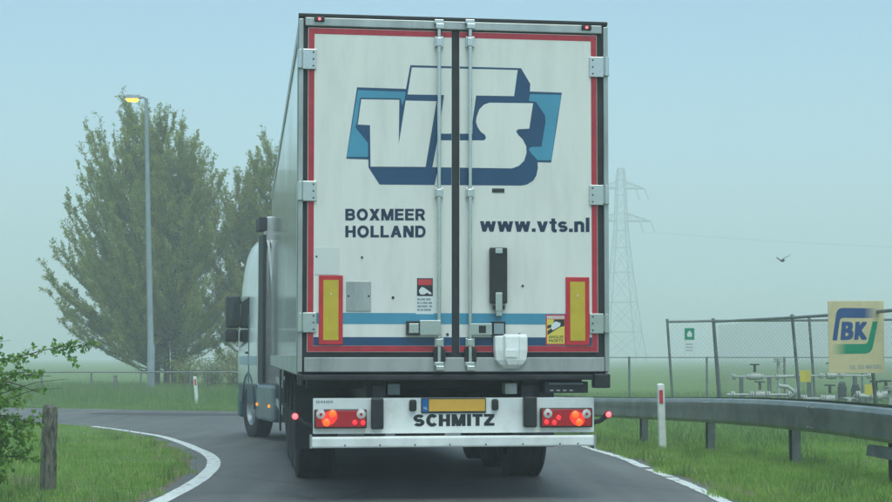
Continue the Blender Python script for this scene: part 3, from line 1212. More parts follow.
pxbox(b, 505, 350, 517, 357, -0.125, -0.115, PANELW)
bmx = b.build('plastic_cover', DOORS['right'][0])

# ---- underbody at the rear
b = MB()
pxbox(b, 297.8, 374, 610, 380.4, -0.01, 0.25, CHASSIS)
b.build('rear_cross_member', trailer, 0.01)
b = MB()
pxbox(b, 594.6, 373.6, 610.6, 388, -0.06, 0.06, BLACK)
b.build('dock_buffer', trailer, 0.012)
b = MB()
pxbox(b, 297.6, 373.6, 302.5, 386, -0.04, 0.06, BLACK)
b.build('dock_buffer', trailer, 0.012)
b = MB()
for s in (-1, 1):
    b.box((s * 0.65 - 0.07, 0.2, 0.82), (s * 0.65 + 0.07, 9.0, 1.04), CHASSIS)
for yy in (0.6, 2.0, 3.3, 4.6, 6.0, 8.5):
    b.box((-1.2, yy, 0.92), (1.2, yy + 0.08, 1.05), CHASSIS)
b.build('chassis_frame', trailer, 0.01)
b = MB()
b.box((-1.28, 0.1, 1.03), (1.28, 13.4, 1.07), CHASSIS)
b.build('floor_pan', trailer)
b = MB()
pxbox(b, 505, 383, 517, 394, 0.10, 0.25, SILL)
b.build('cable_bracket', trailer, 0.004)
b = MB()
pxbox(b, 387.5, 383.5, 400, 395, 0.2, 0.35, TANK)
b.build('cable_bracket', trailer, 0.004)
b = MB()
xr_, zr_ = R(530, 388, 0.2)
b.lathe([(-0.3, 0.0), (-0.3, 0.1), (0.0, 0.1), (0.02, 0.08), (0.02, 0)], (xr_, 0.2, zr_), (0, -1, 0), CHASSIS, 20)
b.build('air_reservoir', trailer, smooth=True)
b = MB()
xr_, zr_ = R(378, 386, 0.3)
b.lathe([(-0.3, 0.0), (-0.3, 0.09), (0.0, 0.09), (0.02, 0.07), (0.02, 0)], (xr_, 0.3, zr_), (0, -1, 0), CHASSIS, 20)
b.build('air_reservoir', trailer, smooth=True)
b = MB()
pxbox(b, 545, 381.5, 588, 393, 0.05, 0.4, BLACK)
for px in (550, 556.5, 563, 569.5):
    pxbox(b, px, 389.6, px + 3.6, 391.2, 0.045, 0.05, SILL)
pxbox(b, 549, 383, 583, 384.5, 0.044, 0.05, TANK)
b.build('stowage_tray', trailer, 0.008)
# pallet-box style dark panel closing the view under the floor
b = MB()
b.box((-1.1, 6.5, 0.42), (1.1, 9.5, 1.0), CHASSIS)
b.build('pallet_box', trailer, 0.02)

# light bar
YP = 0.06
b = MB()
pxbox(b, 313, 397.2, 594, 434.0, YP, YP + 0.05, PANELW)
bar = b.build('light_bar', trailer, 0.006)
b = MB()
heavy_text(b, 'SCHMITZ', ((413.4, 414.4), (494.4, 413.8), (494.4, 425.6), (413.4, 426.4)), YP - 0.0015, INK, 0.275, 1.05, 0.10)
b.build('lettering', bar)
b = MB()
pxface(b, 316, 401.3, 333.5, 402.2, YP - 0.0012, GREYINK)
for px in (316.4, 318.2, 321.4, 324.0, 326.6, 328.6, 331.2):
    pxface(b, px, 400.4, px + 0.9, 403.6, YP - 0.0020, GREYINK)
b.build('faded_script', bar)
b = MB()
pxbox(b, 311, 435.2, 595, 448.2, -0.03, 0.09, PANELW)
b.build('underrun_beam', trailer, 0.014)
for px in (311.1, 594.9):
    b = MB()
    pxbox(b, px - 0.9, 435.0, px + 0.9, 448.4, -0.033, 0.092, ALU)
    b.build('beam_end_cap', trailer)
for px in (345, 380, 415, 450, 486, 523, 560, 578):
    b = MB()
    bolt(b, px, 445.6 - (px - 311) * 0.008, -0.031, 0.007, SEAL)
    b.build('rivet', trailer)
for s in (-0.62, 0.62):
    b = MB()
    b.box((s - 0.05, 0.1, 0.50), (s + 0.05, 0.2, 0.95), CHASSIS)
    b.hexa([(s - .04, .2, .55), (s + .04, .2, .55), (s + .04, .3, .55), (s - .04, .3, .55), (s - .04, .9, .9), (s + .04, .9, .9), (s + .04, 1.0, .9), (s - .04, 1.0, .9)], CHASSIS)
    b.build('beam_support', trailer)
for q in ((371.4, 398.2, 383.8, 429.3), (524.2, 396.4, 537.2, 427.4)):
    b = MB()
    pxbox(b, *q, YP - 0.07, YP, BLACK)
    b.build('rubber_buffer', bar, 0.012)
for q in ((409.4, 399.6, 416.8, 411.4), (492, 399.0, 498.8, 410.4)):
    b = MB()
    pxbox(b, *q, YP - 0.04, YP, BLACK)
    b.build('plate_lamp', bar, 0.018, seg=3)
# number plate
b = MB()
pxbox(b, 421.2, 397.8, 486, 413.2, YP - 0.012, YP - 0.002, BLACK)
np_ = b.build('number_plate', bar, 0.003)
b = MB()
pxface(b, 422.2, 398.8, 428.4, 411.8, YP - 0.0132, EUBLUE)
pxface(b, 429, 399, 485, 411.2, YP - 0.0132, PLATE_Y)
text_px(b, 'NL', ((423.8, 406.6), (427.4, 406.6), (427.4, 409.4), (423.8, 409.4)), YP - 0.0145, PAPER, 0.02)
b.build('plate_face', np_)


def tail_light(q, lit_big, lit_small, clears):
    b = MB()
    pxbox(b, *q, YP - 0.06, YP, BLACK)
    t = b.build('tail_light', trailer, 0.01)
    b = MB()
    pxbox(b, q[0] + 1.2, q[1] + 1.2, q[2] - 1.2, q[3] - 1.4, YP - 0.068, YP - 0.06, REDLENS)
    b.build('lens', t, 0.006)
    if lit_big:
        (xa_, za_), (xb_, zb_) = R(*lit_big[0], YP - 0.07), R(*lit_big[1], YP - 0.07)
        b = MB()
        cxy = [((xa_ + xb_) / 2 + 0.062 * math.cos(k * math.pi / 7) + (xa_ - xb_) * 0.42 * math.sin(k * math.pi / 7), (za_ + zb_) / 2 + 0.062 * math.sin(k * math.pi / 7)) for k in range(14)]
        b.prism(cxy, YP - 0.0705, YP - 0.067, LIT_S)
        b.build('brake_section', t, 0.002)
    for px, py in clears:
        x, z = R(px, py, YP - 0.07)
        b = MB()
        b.lathe([(0.012, 0.0), (0.01, 0.02), (0.004, 0.036), (-0.01, 0.043)], (x, YP - 0.066, z), (0, -1, 0), CLEARLENS, 20)
        b.lathe([(0.013, 0.012), (0.016, 0.010), (0.016, 0)], (x, YP - 0.066, z), (0, -1, 0), REDLENS, 12)
        b.build('clear_lens', t, smooth=True)
    for lst, mt, nm, r in ((lit_big, LIT_O, 'brake_bulb', 0.033), (lit_small, LIT_R, 'tail_bulb', 0.020)):
        for px, py in lst:
            x, z = R(px, py, YP - 0.07)
            b = MB()
            b.lathe([(0.010, 0.0), (0.008, r * 0.6), (-0.004, r)], (x, YP - 0.0715, z), (0, -1, 0), mt, 16)
            b.build(nm, t, smooth=True)
    return t


tail_light((314.4, 409.2, 366.8, 428.6), ((332.6, 413.8), (326.6, 422.3)), ((354.8, 422.4), (363.0, 422.6), (331, 419)), ((320.8, 414.4), (361.2, 414.2)))
tail_light((541, 407.8, 592.6, 427.6), ((575.4, 414.6), (579.2, 422)), ((546.6, 421.8), (554.4, 422.4), (558.6, 417.5)), ((548, 413.6), (586.6, 413.8)))
# rubber-arm side markers
for s, (ax, ay), (px, py) in ((-1, (313.5, 424), (295.2, 416.4)), (1, (594, 420), (608.6, 414.4))):
    x, z = R(px, py, 0.02)
    xA, zA = R(ax, ay, 0.05)
    b = MB()
    b.tube([(xA, 0.09, zA - 0.02), ((xA + x) / 2, 0.07, (zA + z) / 2 - 0.03), (x, 0.05, z)], [0.022, 0.018, 0.024], BLACK, 8)
    b.lathe([(-0.03, 0), (-0.03, 0.03), (0.0, 0.034), (0.012, 0.028)], (x, 0.03, z), (0, -1, 0), REDLENS, 16)
    sm = b.build('side_marker', trailer, smooth=True)
    b = MB()
    b.lathe([(0.028, 0.0), (0.024, 0.014), (0.012, 0.024)], (x, 0.03, z), (0, -1, 0), LIT_P, 16)
    b.build('bulb', sm, smooth=True)


# ---- wheels
def tyre_profile(w, r, rim):
    h = w / 2
    p = [(-h * 0.80, rim), (-h * 0.97, rim + (r - rim) * 0.3), (-h, rim + (r - rim) * 0.55), (-h * 0.94, r - 0.045), (-h * 0.84, r - 0.008)]
    for c in (-0.5, -0.17, 0.17, 0.5):
        p += [((c - 0.045) * h * 1.3, r), ((c - 0.035) * h * 1.3, r - 0.014), ((c + 0.035) * h * 1.3, r - 0.014), ((c + 0.045) * h * 1.3, r)]
    p += [(h * 0.84, r - 0.008), (h * 0.94, r - 0.045), (h, rim + (r - rim) * 0.55), (h * 0.97, rim + (r - rim) * 0.3), (h * 0.80, rim)]
    return p


def make_wheel(parent, x, y, w=0.385, r=0.51, z=0.0, side=-1, rot=0.0, dual=False):
    rim = r * 0.57
    b = MB()
    b.lathe(tyre_profile(w, r, rim), (0, 0, 0), (1, 0, 0), RUBBER, 40)
    if dual:
        b.lathe(tyre_profile(w, r, rim), (-side * (w + 0.04), 0, 0), (1, 0, 0), RUBBER, 40)
    t = b.build('wheel', parent, smooth=True)
    t.location = (x, y, z + r - 0.012)
    t.rotation_euler = (0, 0, rot)
    b = MB()
    s = side
    b.lathe([(s * w * 0.40, rim + 0.003), (s * w * 0.43, rim - 0.01), (s * w * 0.34, rim - 0.03), (s * w * 0.05, rim - 0.05), (s * w * 0.02, rim * 0.62), (s * w * 0.16, rim * 0.56), (s * w * 0.18, rim * 0.42),
             (s * w * 0.30, rim * 0.38), (s * w * 0.34, rim * 0.3), (s * w * 0.34, 0.0)], (0, 0, 0), (1, 0, 0), RIM, 32)
    for k in range(10):
        a = k * math.pi / 5
        c = Vector((s * w * 0.16, math.cos(a) * rim * 0.5, math.sin(a) * rim * 0.5))
        b.tube([c, c + Vector((s * 0.04, 0, 0))], 0.016, RIM, 6)
    b.build('rim', t, smooth=True)
    return t


AX0 = 2.72
for yy in (AX0, AX0 + 1.31, AX0 + 2.62):
    for s in (-1, 1):
        make_wheel(trailer, s * 1.04, yy, 0.385, 0.50, 0.0, s)
    b = MB()
    b.tube([(-0.85, yy, 0.5), (0.85, yy, 0.5)], 0.075, CHASSIS, 12)
    b.build('axle', trailer, smooth=True)
# mudguards over each wheel and spray flap behind the last
for s in (-1, 1):
    for yy in (AX0, AX0 + 1.31, AX0 + 2.62):
        b = MB()
        for k in range(10):
            a0, a1 = rad(15 + k * 15), rad(30 + k * 15)
            P = []
            for a in (a0, a1):
                for rr in (0.575, 0.59):
                    P.append((math.cos(a) * rr, math.sin(a) * rr))
            (ya, za), (yb, zb), (yc, zc), (yd, zd) = P
            xa, xb = sorted((s * 0.84, s * 1.25))
            o5 = 0.49
            b.hexa([(xa, yy + ya, o5 + za), (xb, yy + ya, o5 + za), (xb, yy + yc, o5 + zc), (xa, yy + yc, o5 + zc),
                    (xa, yy + yb, o5 + zb), (xb, yy + yb, o5 + zb), (xb, yy + yd, o5 + zd), (xa, yy + yd, o5 + zd)], BLACK)
        b.build('mudguard', trailer)
    b = MB()
    b.box((s * 1.045 - 0.2, AX0 - 0.66, 0.32), (s * 1.045 + 0.2, AX0 - 0.645, 0.95), BLACK)
    b.build('mud_flap', trailer)
    # side under-run rails
    for zz in (0.52, 0.85):
        b = MB()
        b.box((s * 1.25 - 0.015, 6.4, zz - 0.05), (s * 1.25 + 0.015, 10.4, zz + 0.05), ALU)
        b.build('side_guard', trailer, 0.005)
    b = MB()
    b.box((s * 0.9 - 0.06, 10.9, 0.1), (s * 0.9 + 0.06, 11.02, 1.04), CHASSIS)
    b.box((s * 0.9 - 0.14, 10.84, 0.06), (s * 0.9 + 0.14, 11.08, 0.1), CHASSIS)
    b.build('landing_leg', trailer, 0.008)
    b = MB()
    b.box((s * 1.285 - 0.02, 5.95, 0.3), (s * 1.285 + 0.0, 6.35, 1.03), BLACK)
    b.build('side_panel', trailer)

# ------------------------------------------------------------------ tractor unit
PHI = rad(17)
TRX, TRY = -2.36, 27.66
tractor = empty('tractor_unit', (TRX, TRY, gz(TRY)), PHI)
tag(tractor, 'white cab-over tractor unit with pale blue stripe pulling the trailer', 'truck')

# cab shell lofted from plan outlines
levels = [(0.62, 1.22, 1.36), (0.95, 1.245, 1.42), (1.5, 1.25, 1.42), (1.95, 1.245, 1.38), (2.3, 1.23, 1.27), (2.7, 1.225, 1.14), (3.0, 1.215, 0.98), (3.25, 1.20, 0.74), (3.42, 1.17, 0.46), (3.5, 1.12, 0.25)]
b = MB()
rings = []
CR = 0.30
YB = -0.88
for (z, w, fr) in levels:
    yb = YB + (0.0 if z < 3.3 else 0.02)
    ring = [(-w, yb, z), (-w, yb + 0.5, z)]
    for k in range(7):
        a = math.pi - k * math.pi / 12
        ring.append((-w + CR + math.cos(a) * CR, fr - CR + math.sin(a) * CR, z))
    ring += [(-x, y, zz) for x, y, zz in ring[::-1]]
    rings.append(ring)
n = len(rings[0])
for i in range(len(rings) - 1):
    for j in range(n):
        j2 = (j + 1) % n
        zc = (levels[i][0] + levels[i + 1][0]) / 2
        b.face([rings[i][j], rings[i][j2], rings[i + 1][j2], rings[i + 1][j]], CABD if zc < 0.8 else CABW)
b.face(rings[-1], CABW)
b.face(rings[0][::-1], CABD)
cab = b.build('cab', tractor)
bmm = bmesh.new()
bmm.from_mesh(cab.data)
bmesh.ops.remove_doubles(bmm, verts=bmm.verts, dist=0.0005)
bmesh.ops.recalc_face_normals(bmm, faces=bmm.faces)
bmm.to_mesh(cab.data)
bmm.free()
cab.data.shade_smooth()
cab.data.set_sharp_from_angle(angle=rad(50))
for s in (-1, 1):
    b = MB()
    b.box((s * 1.25 - 0.004, -0.86, 1.30), (s * 1.25 + 0.004, 0.98, 1.46), CABB)
    b.build('stripe', cab)
    b = MB()
    b.box((s * 1.249 - 0.006, -0.06, 0.98), (s * 1.249 + 0.006, 0.0, 2.2), CABD)
    b.box((s * 1.249 - 0.006, -0.86, 0.93), (s * 1.249 + 0.006, 0.98, 0.97), CABD)
    b.build('door_gap', cab)
    b = MB()
    P = [(s * 1.2535, 0.02, 1.72), (s * 1.2535, 1.00, 1.60), (s * 1.238, 0.84, 2.45), (s * 1.236, 0.02, 2.52)]
    b.hexa([(x_ - s * 0.03, y_, z_) for x_, y_, z_ in P] + [(x_ + s * 0.002, y_, z_) for x_, y_, z_ in P], GLASS)
    b.build('side_window', cab)
    b = MB()
    b.box((s * 1.26 - 0.02, 0.05, 1.50), (s * 1.26 + 0.02, 0.22, 1.54), BLACK)
    b.build('door_handle', cab, 0.004)
b = MB()
b.face([(-0.85, 1.44, 1.55), (0.85, 1.44, 1.55), (0.78, 1.17, 2.55), (-0.78, 1.17, 2.55)], GLASS)
b.build('windscreen', cab)
b = MB()
b.box((-1.2, 1.15, 0.32), (1.2, 1.46, 0.80), CABD)
b.build('front_bumper', tractor, 0.05)
# roof and side air deflectors
for s in (-1, 1):
    b = MB()
    b.box((s * 1.20 - 0.03, -1.32, 1.0), (s * 1.20 + 0.03, -0.87, 3.55), SEAL)
    b.build('side_deflector', tractor, 0.01)
b = MB()
b.hexa([(-1.1, -0.85, 3.5), (1.1, -0.85, 3.5), (1.0, 0.1, 3.5), (-1.0, 0.1, 3.5), (-1.1, -0.95, 3.9), (1.1, -0.95, 3.9), (1.1, -0.88, 3.9), (-1.1, -0.88, 3.9)], CABW)
b.build('roof_deflector', tractor, 0.03)
b = MB()
b.box((-1.28, -1.25, 3.62), (-1.14, -0.86, 3.86), SEAL)
b.build('deflector_wing', tractor, 0.02)
for dx in (0.0, 0.07):
    b = MB()
    b.tube([(-1.10 + dx, -1.0, 2.5), (-1.12 + dx, -1.02, 3.1), (-1.13 + dx, -1.1, 3.36), (-1.13 + dx, -1.22, 3.44), (-1.13 + dx, -1.34, 3.34), (-1.10 + dx, -1.42, 2.9), (-1.05 + dx, -1.5, 2.3)], 0.022, CABW, 8)
    b.build('air_hose', tractor, smooth=True)
# mirrors
for s in (-1, 1):
    b = MB()
    b.box((s * 1.37 - 0.13, 0.93, 1.98), (s * 1.37 + 0.13, 1.17, 2.58), BLACK)
    b.box((s * 1.39 - 0.12, 0.95, 1.72), (s * 1.39 + 0.12, 1.15, 1.955), BLACK)
    mr_ = b.build('mirror', tractor, 0.05, seg=3)
    b = MB()
    b.face([(s * 1.37 - 0.10, 0.927, 2.05), (s * 1.37 + 0.10, 0.927, 2.05), (s * 1.37 + 0.10, 0.927, 2.51), (s * 1.37 - 0.10, 0.927, 2.51)], GLASS)
    b.build('mirror_glass', mr_)
    b = MB()
    b.tube([(s * 1.18, 1.0, 2.44), (s * 1.26, 1.03, 2.48), (s * 1.33, 1.06, 2.48)], 0.03, BLACK, 8)
    b.tube([(s * 1.20, 1.0, 1.56), (s * 1.30, 1.03, 1.60), (s * 1.42, 1.06, 1.76)], 0.038, CABW, 8)
    b.build('mirror_arm', mr_, smooth=True)
# chassis, tank, guards, wheels
b = MB()
for s in (-1, 1):
    b.box((s * 0.42 - 0.05, -4.4, 0.75), (s * 0.42 + 0.05, 1.0, 1.0), CHASSIS)
b.build('chassis_frame', tractor, 0.01)
for s in (-1, 1):
    b = MB()
    b.box((s * 0.98 - 0.26, -2.3, 0.36), (s * 0.98 + 0.26, -0.75, 0.98), TANK)
    b.build('fuel_tank', tractor, 0.06, seg=3)
    b = MB()
    b.box((s * 1.05 - 0.18, -0.745, 0.40), (s * 1.05 + 0.18, -0.70, 0.95), BLACK)
    b.build('wheel_arch', tractor, 0.01)
    for yy in (-0.95, -2.1):
        b = MB()
        b.box((s * 1.25 - 0.015, yy - 0.05, 0.60), (s * 1.25 + 0.006, yy + 0.05, 0.65), AMBER)
        b.build('side_marker', tractor)
    b = MB()
    for k in range(12):
        a0, a1 = rad(0 + k * 15), rad(15 + k * 15)
        ra, rb = 0.60, 0.64
        xa, xb = sorted((s * 0.86, s * 1.262))
        P = [(math.cos(a) * r_, 0.53 + math.sin(a) * r_) for a in (a0, a1) for r_ in (ra, rb)]
        b.hexa([(xa, P[0][0], P[0][1]), (xb, P[0][0], P[0][1]), (xb, P[2][0], P[2][1]), (xa, P[2][0], P[2][1]),
                (xa, P[1][0], P[1][1]), (xb, P[1][0], P[1][1]), (xb, P[3][0], P[3][1]), (xa, P[3][0], P[3][1])], CABD)
    b.build('wheel_arch_trim', tractor)
    make_wheel(tractor, s * 1.06, 0.0, 0.315, 0.525, 0.0, s, rad(6))
    make_wheel(tractor, s * 1.06, -3.7, 0.30, 0.525, 0.0, s, 0, True)
for yy in (0.0, -3.7):
    b = MB()
    b.tube([(-0.95, yy, 0.52), (0.95, yy, 0.52)], 0.07, CHASSIS, 10)
    b.build('axle', tractor, smooth=True)

# ------------------------------------------------------------------ guardrail
RAILP = [(4.62, 4.0), (4.46, 9.5), (4.19, 14.2), (3.92, 17.0), (3.56, 20.4), (3.20, 23.2), (2.60, 26.4), (1.7, 29.8), (0.4, 33.2)]
rp = catmull(RAILP, 12)
seglen = np.concatenate([[0], np.cumsum([np.linalg.norm(rp[i + 1] - rp[i]) for i in range(len(rp) - 1)])])


def rail_at(s):
    x = np.interp(s, seglen, [p[0] for p in rp])
    y = np.interp(s, seglen, [p[1] for p in rp])
    x2 = np.interp(s + 0.05, seglen, [p[0] for p in rp]) - np.interp(s - 0.05, seglen, [p[0] for p in rp])
    y2 = np.interp(s + 0.05, seglen, [p[1] for p in rp]) - np.interp(s - 0.05, seglen, [p[1] for p in rp])
    l_ = math.hypot(x2, y2)
    return np.array((x, y)), np.array((-y2 / l_, x2 / l_))      # point, normal to the road (left)


guard = empty('guardrail', (RAILP[0][0], RAILP[0][1], 0))
tag(guard, 'weathered steel crash barrier curving along the right verge', 'guardrail')
WP = [(0.0, 0.715), (0.060, 0.704), (0.084, 0.662), (0.088, 0.625), (0.083, 0.575), (0.081, 0.53), (0.085, 0.475), (0.084, 0.435), (0.066, 0.403), (0.0, 0.39)]


def beam(s0, s1, side, off, dz=0.0):
    V, Fc = [], []
    ss = np.linspace(s0, s1, max(4, int((s1 - s0) / 0.4)))
    n_ = len(WP)
    inner = [(max(a - 0.006, -0.004), c) for a, c in WP]
    loop = WP + inner[::-1]
    m_ = len(loop)
    for s in ss:
        p, nr = rail_at(s)
        for a, c in loop:
            q = p + nr * side * (off + a)
            V.append((q[0] - RAILP[0][0], q[1] - RAILP[0][1], gz(p[1]) + c + dz))
    for i in range(len(ss) - 1):
        for j in range(m_):
            j2 = (j + 1) % m_
            Fc.append((i * m_ + j, (i + 1) * m_ + j, (i + 1) * m_ + j2, i * m_ + j2))
    o = raw_mesh('rail_beam', V, Fc, RAIL, guard)
    o.data.shade_smooth()
    o.data.set_sharp_from_angle(angle=rad(18))
    return o


S_ = 0.0
i = 0
while S_ < seglen[-1] - 1:
    e = min(S_ + 4.0, seglen[-1])
    beam(S_, e + 0.15, 1, 0.10 + 0.004 * (i % 2))
    beam(S_, e + 0.15, -1, 0.10 + 0.004 * (i % 2), 0.012)
    S_ = e
    i += 1
for s in (3.6, 6.9, 10.2, 13.1, 16.5, 19.9, 23.2, 26.5, 29.8):
    if s > seglen[-1] - 0.3:
        break
    p, nr = rail_at(s)
    an = math.atan2(nr[1], nr[0])
    b = MB()
    T = Matrix.Translation((p[0] - RAILP[0][0], p[1] - RAILP[0][1], gz(p[1]))) @ Matrix.Rotation(an, 4, 'Z')
    b.box((-0.05, -0.06, -0.3), (0.05, -0.05, 0.68), GALV, T)
    b.box((-0.05, 0.05, -0.3), (0.05, 0.06, 0.68), GALV, T)
    b.box((-0.05, -0.05, -0.3), (-0.04, 0.05, 0.68), GALV, T)
    b.box((-0.098, -0.06, 0.45), (0.098, 0.06, 0.64), GALV, T)
    b.build('post', guard)
# bolts at the beam joints, lower rub rail
b = MB()
for s in np.arange(4.0, seglen[-1] - 1, 4.0):
    for ds in (-0.02, 0.06, 0.14):
        p, nr = rail_at(s + ds)
        for c in (0.655, 0.445):
            q = p + nr * 0.186
            b.lathe([(0, 0.014), (0.012, 0.012), (0.012, 0)], (q[0] - RAILP[0][0], q[1] - RAILP[0][1], gz(p[1]) + c), (nr[0], nr[1], 0), RAIL, 8)
b.build('joint_bolt', guard)['kind'] = 'stuff'
b = MB()
pts = []
for s in np.linspace(2.0, 10.55, 9):
    p, nr = rail_at(s)
    q = p + nr * 0.12
    pts.append((q[0] - RAILP[0][0], q[1] - RAILP[0][1], gz(p[1]) + 0.30))
for i in range(len(pts) - 1):
    (xa, ya, za), (xb, yb, zb) = pts[i], pts[i + 1]
    b.hexa([(xa - .04, ya, za - .05), (xa + .05, ya, za - .05), (xb + .05, yb, zb - .05), (xb - .04, yb, zb - .05), (xa - .025, ya, za + .05), (xa + .05, ya, za + .05), (xb + .05, yb, zb + .05), (xb - .025, yb, zb + .05)], GALV)
b.build('lower_rail', guard)


# ------------------------------------------------------------------ delineator posts
def delineator(x, y, lean, label, hgt=0.90, turn=0.0):
    e = empty('delineator_post', (x, y, gz(y)), turn)
    e.rotation_euler = (0, lean, turn)
    tag(e, label, 'road post')
    b = MB()
    pl = [(-0.058, 0.0), (-0.042, -0.03), (0.042, -0.03), (0.058, 0.0), (0.03, 0.05), (-0.03, 0.05)]
    n_ = len(pl)
    for (z0, z1) in ((-0.2, hgt),):
        bot = [(px, py, z0) for px, py in pl]
        top = [(px * 0.92, py * 0.92, z1 + (0.02 if py > 0 else 0)) for px, py in pl]
        for k in range(n_):
            k2 = (k + 1) % n_
            b.face([bot[k], bot[k2], top[k2], top[k]], CONC_W)
        b.face(top, CONC_W)
    b.build('post_body', e, 0.004)
    b = MB()
    b.box((-0.026, -0.036, hgt - 0.26), (0.026, -0.027, hgt - 0.07), RED)
    b.build('reflector', e, 0.003)
    return e


delineator(3.03, 21.3, rad(-1.5), 'white roadside post with red reflector in front of the crash barrier')
delineator(-7.68, 46.9, rad(-5), 'leaning white roadside post with red reflector beside the trees', 0.84, rad(15))

# ------------------------------------------------------------------ street lamp
lx, ly = -11.85, 61.0
lamp = empty('street_lamp', (lx, ly, gz(ly)))
tag(lamp, 'tall grey street lamp with lit amber head in front of trees', 'street lamp')
LH = 11.9
b = MB()
b.tube([(0, 0, 0), (0, 0, 1.9), (-0.02, 0, 2.0), (-0.15, 0, 6.5), (-0.30, 0, LH)], [0.155, 0.15, 0.125, 0.105, 0.07], LAMPPOLE, 14)
b.build('pole', lamp, smooth=True)
b = MB()
b.tube([(-0.30, 0, LH - 0.03), (-0.42, 0, LH + 0.04), (-0.62, 0, LH + 0.06)], 0.045, LAMPPOLE, 10)
b.build('bracket', lamp, smooth=True)
b = MB()
b.hexa([(-1.16, -0.15, LH - 0.02), (-0.5, -0.12, LH - 0.02), (-0.5, 0.12, LH - 0.02), (-1.16, 0.15, LH - 0.02),
        (-1.08, -0.10, LH + 0.16), (-0.55, -0.08, LH + 0.14), (-0.55, 0.08, LH + 0.14), (-1.08, 0.10, LH + 0.16)], LAMPPOLE)
hd = b.build('lamp_head', lamp, 0.03, seg=3)
b = MB()
SOD = mat('lit_sodium_lens', (0.9, 0.6, 0.1), 0.3, emit=(1.0, 0.50, 0.02), estr=4.0)
b.hexa([(-1.04, -0.09, LH - 0.13), (-0.66, -0.09, LH - 0.13), (-0.66, 0.09, LH - 0.13), (-1.04, 0.09, LH - 0.13),
        (-1.12, -0.13, LH - 0.015), (-0.60, -0.12, LH - 0.015), (-0.60, 0.12, LH - 0.015), (-1.12, 0.13, LH - 0.015)], SOD)
b.build('lens', hd, 0.03, seg=3)
b = MB()
b.box((-0.09, -0.15, 0.5), (0.09, -0.12, 1.0), LAMPPOLE)
b.build('access_door', lamp, 0.01)

# ------------------------------------------------------------------ wooden post, rail fence on the left
wx, wy = -3.56, 13.62
b = MB()
ringn = 12
prof_ = [(-0.3, 0.068), (0.0, 0.068), (0.1, 0.066), (0.25, 0.069), (0.4, 0.064), (0.55, 0.066), (0.68, 0.063), (0.735, 0.06), (0.755, 0.045)]
o0 = len(b.v)
jit = [1 + random.uniform(-0.09, 0.09) for _ in range(ringn)]
for (z, r) in prof_:
    for j in range(ringn):
        a = 2 * math.pi * j / ringn
        rr = r * jit[j] * (1 + random.uniform(-0.03, 0.03))
        b.v.append((math.cos(a) * rr + z * 0.02, math.sin(a) * rr, z + (0.012 * math.sin(a * 2) if z > 0.7 else 0)))
km = b.m(WOOD)
for i in range(len(prof_) - 1):
    for j in range(ringn):
        j2 = (j + 1) % ringn
        b.f.append((o0 + i * ringn + j, o0 + i * ringn + j2, o0 + (i + 1) * ringn + j2, o0 + (i + 1) * ringn + j))
        b.mi.append(km)
b.f.append(tuple(o0 + (len(prof_) - 1) * ringn + j for j in range(ringn)))
b.mi.append(km)
wp = b.build('wooden_post', None, smooth=True)
wp.location = (wx, wy, 0)
tag(wp, 'short weathered grey wooden post standing behind the leafy hawthorn branches', 'post')

rf = empty('rail_fence', (-16.5, 60, gz(60)))
tag(rf, 'low tubular rail fence on the verge left of the street lamp', 'fence')
for k in range(8):
    x = -5.4 + k * 1.95
    b = MB()
    b.tube([(x, 0.1 * k, -0.3), (x, 0.1 * k, 0.86)], 0.04, GALV, 8)
    b.build('post', rf, smooth=True)
    if k < 7:
        b = MB()
        b.tube([(x, 0.1 * k, 0.84), (x + 1.95, 0.1 * (k + 1), 0.84)], 0.03, GALV, 8)
        b.build('top_rail', rf, smooth=True)
# short brown stub post by the lamp
b = MB()
b.box((-0.07, -0.07, -0.3), (0.07, 0.07, 0.72), WOOD)
st = b.build('marker_stub', None, 0.01)
st.location = (-13.1, 60.2, gz(60))
tag(st, 'short brown stub post beside the street lamp', 'post')

# ------------------------------------------------------------------ gas station compound
GZ = gz(40)


def chain_mesh(P, Q, zb, zt, cell=0.075, r=0.0012):
    """diagonal wires between ground points P and Q, relative coordinates"""
    P, Q = np.array(P, float), np.array(Q, float)
    L_ = np.linalg.norm(Q[:2] - P[:2])
    d = (Q - P) / L_
    H = zt - zb
    V, Fc = [], []
    n_ = np.array([-d[1], d[0]])
    for sgn in (1, -1):
        s = -H
        while s < L_:
            # line x = s + t, z = zb + t (t in 0..H), clipped to 0..L
            t0, t1 = max(0, -s), min(H, L_ - s)
            if t1 > t0 + 0.02:
                pts = []
                for t in (t0, t1):
                    u = s + t
                    if sgn < 0:
                        u = L_ - u
                    pts.append((P[0] + d[0] * u, P[1] + d[1] * u, zb + t))
                o = len(V)
                for p in pts:
                    V += [(p[0] + r * 1.2, p[1], p[2]), (p[0] - r * 0.6, p[1] + r, p[2] + r), (p[0] - r * 0.6, p[1] - r, p[2] - r)]
                Fc += [(o, o + 1, o + 4, o + 3), (o + 1, o + 2, o + 5, o + 4), (o + 2, o, o + 3, o + 5)]
            s += cell * 1.414
    return V, Fc


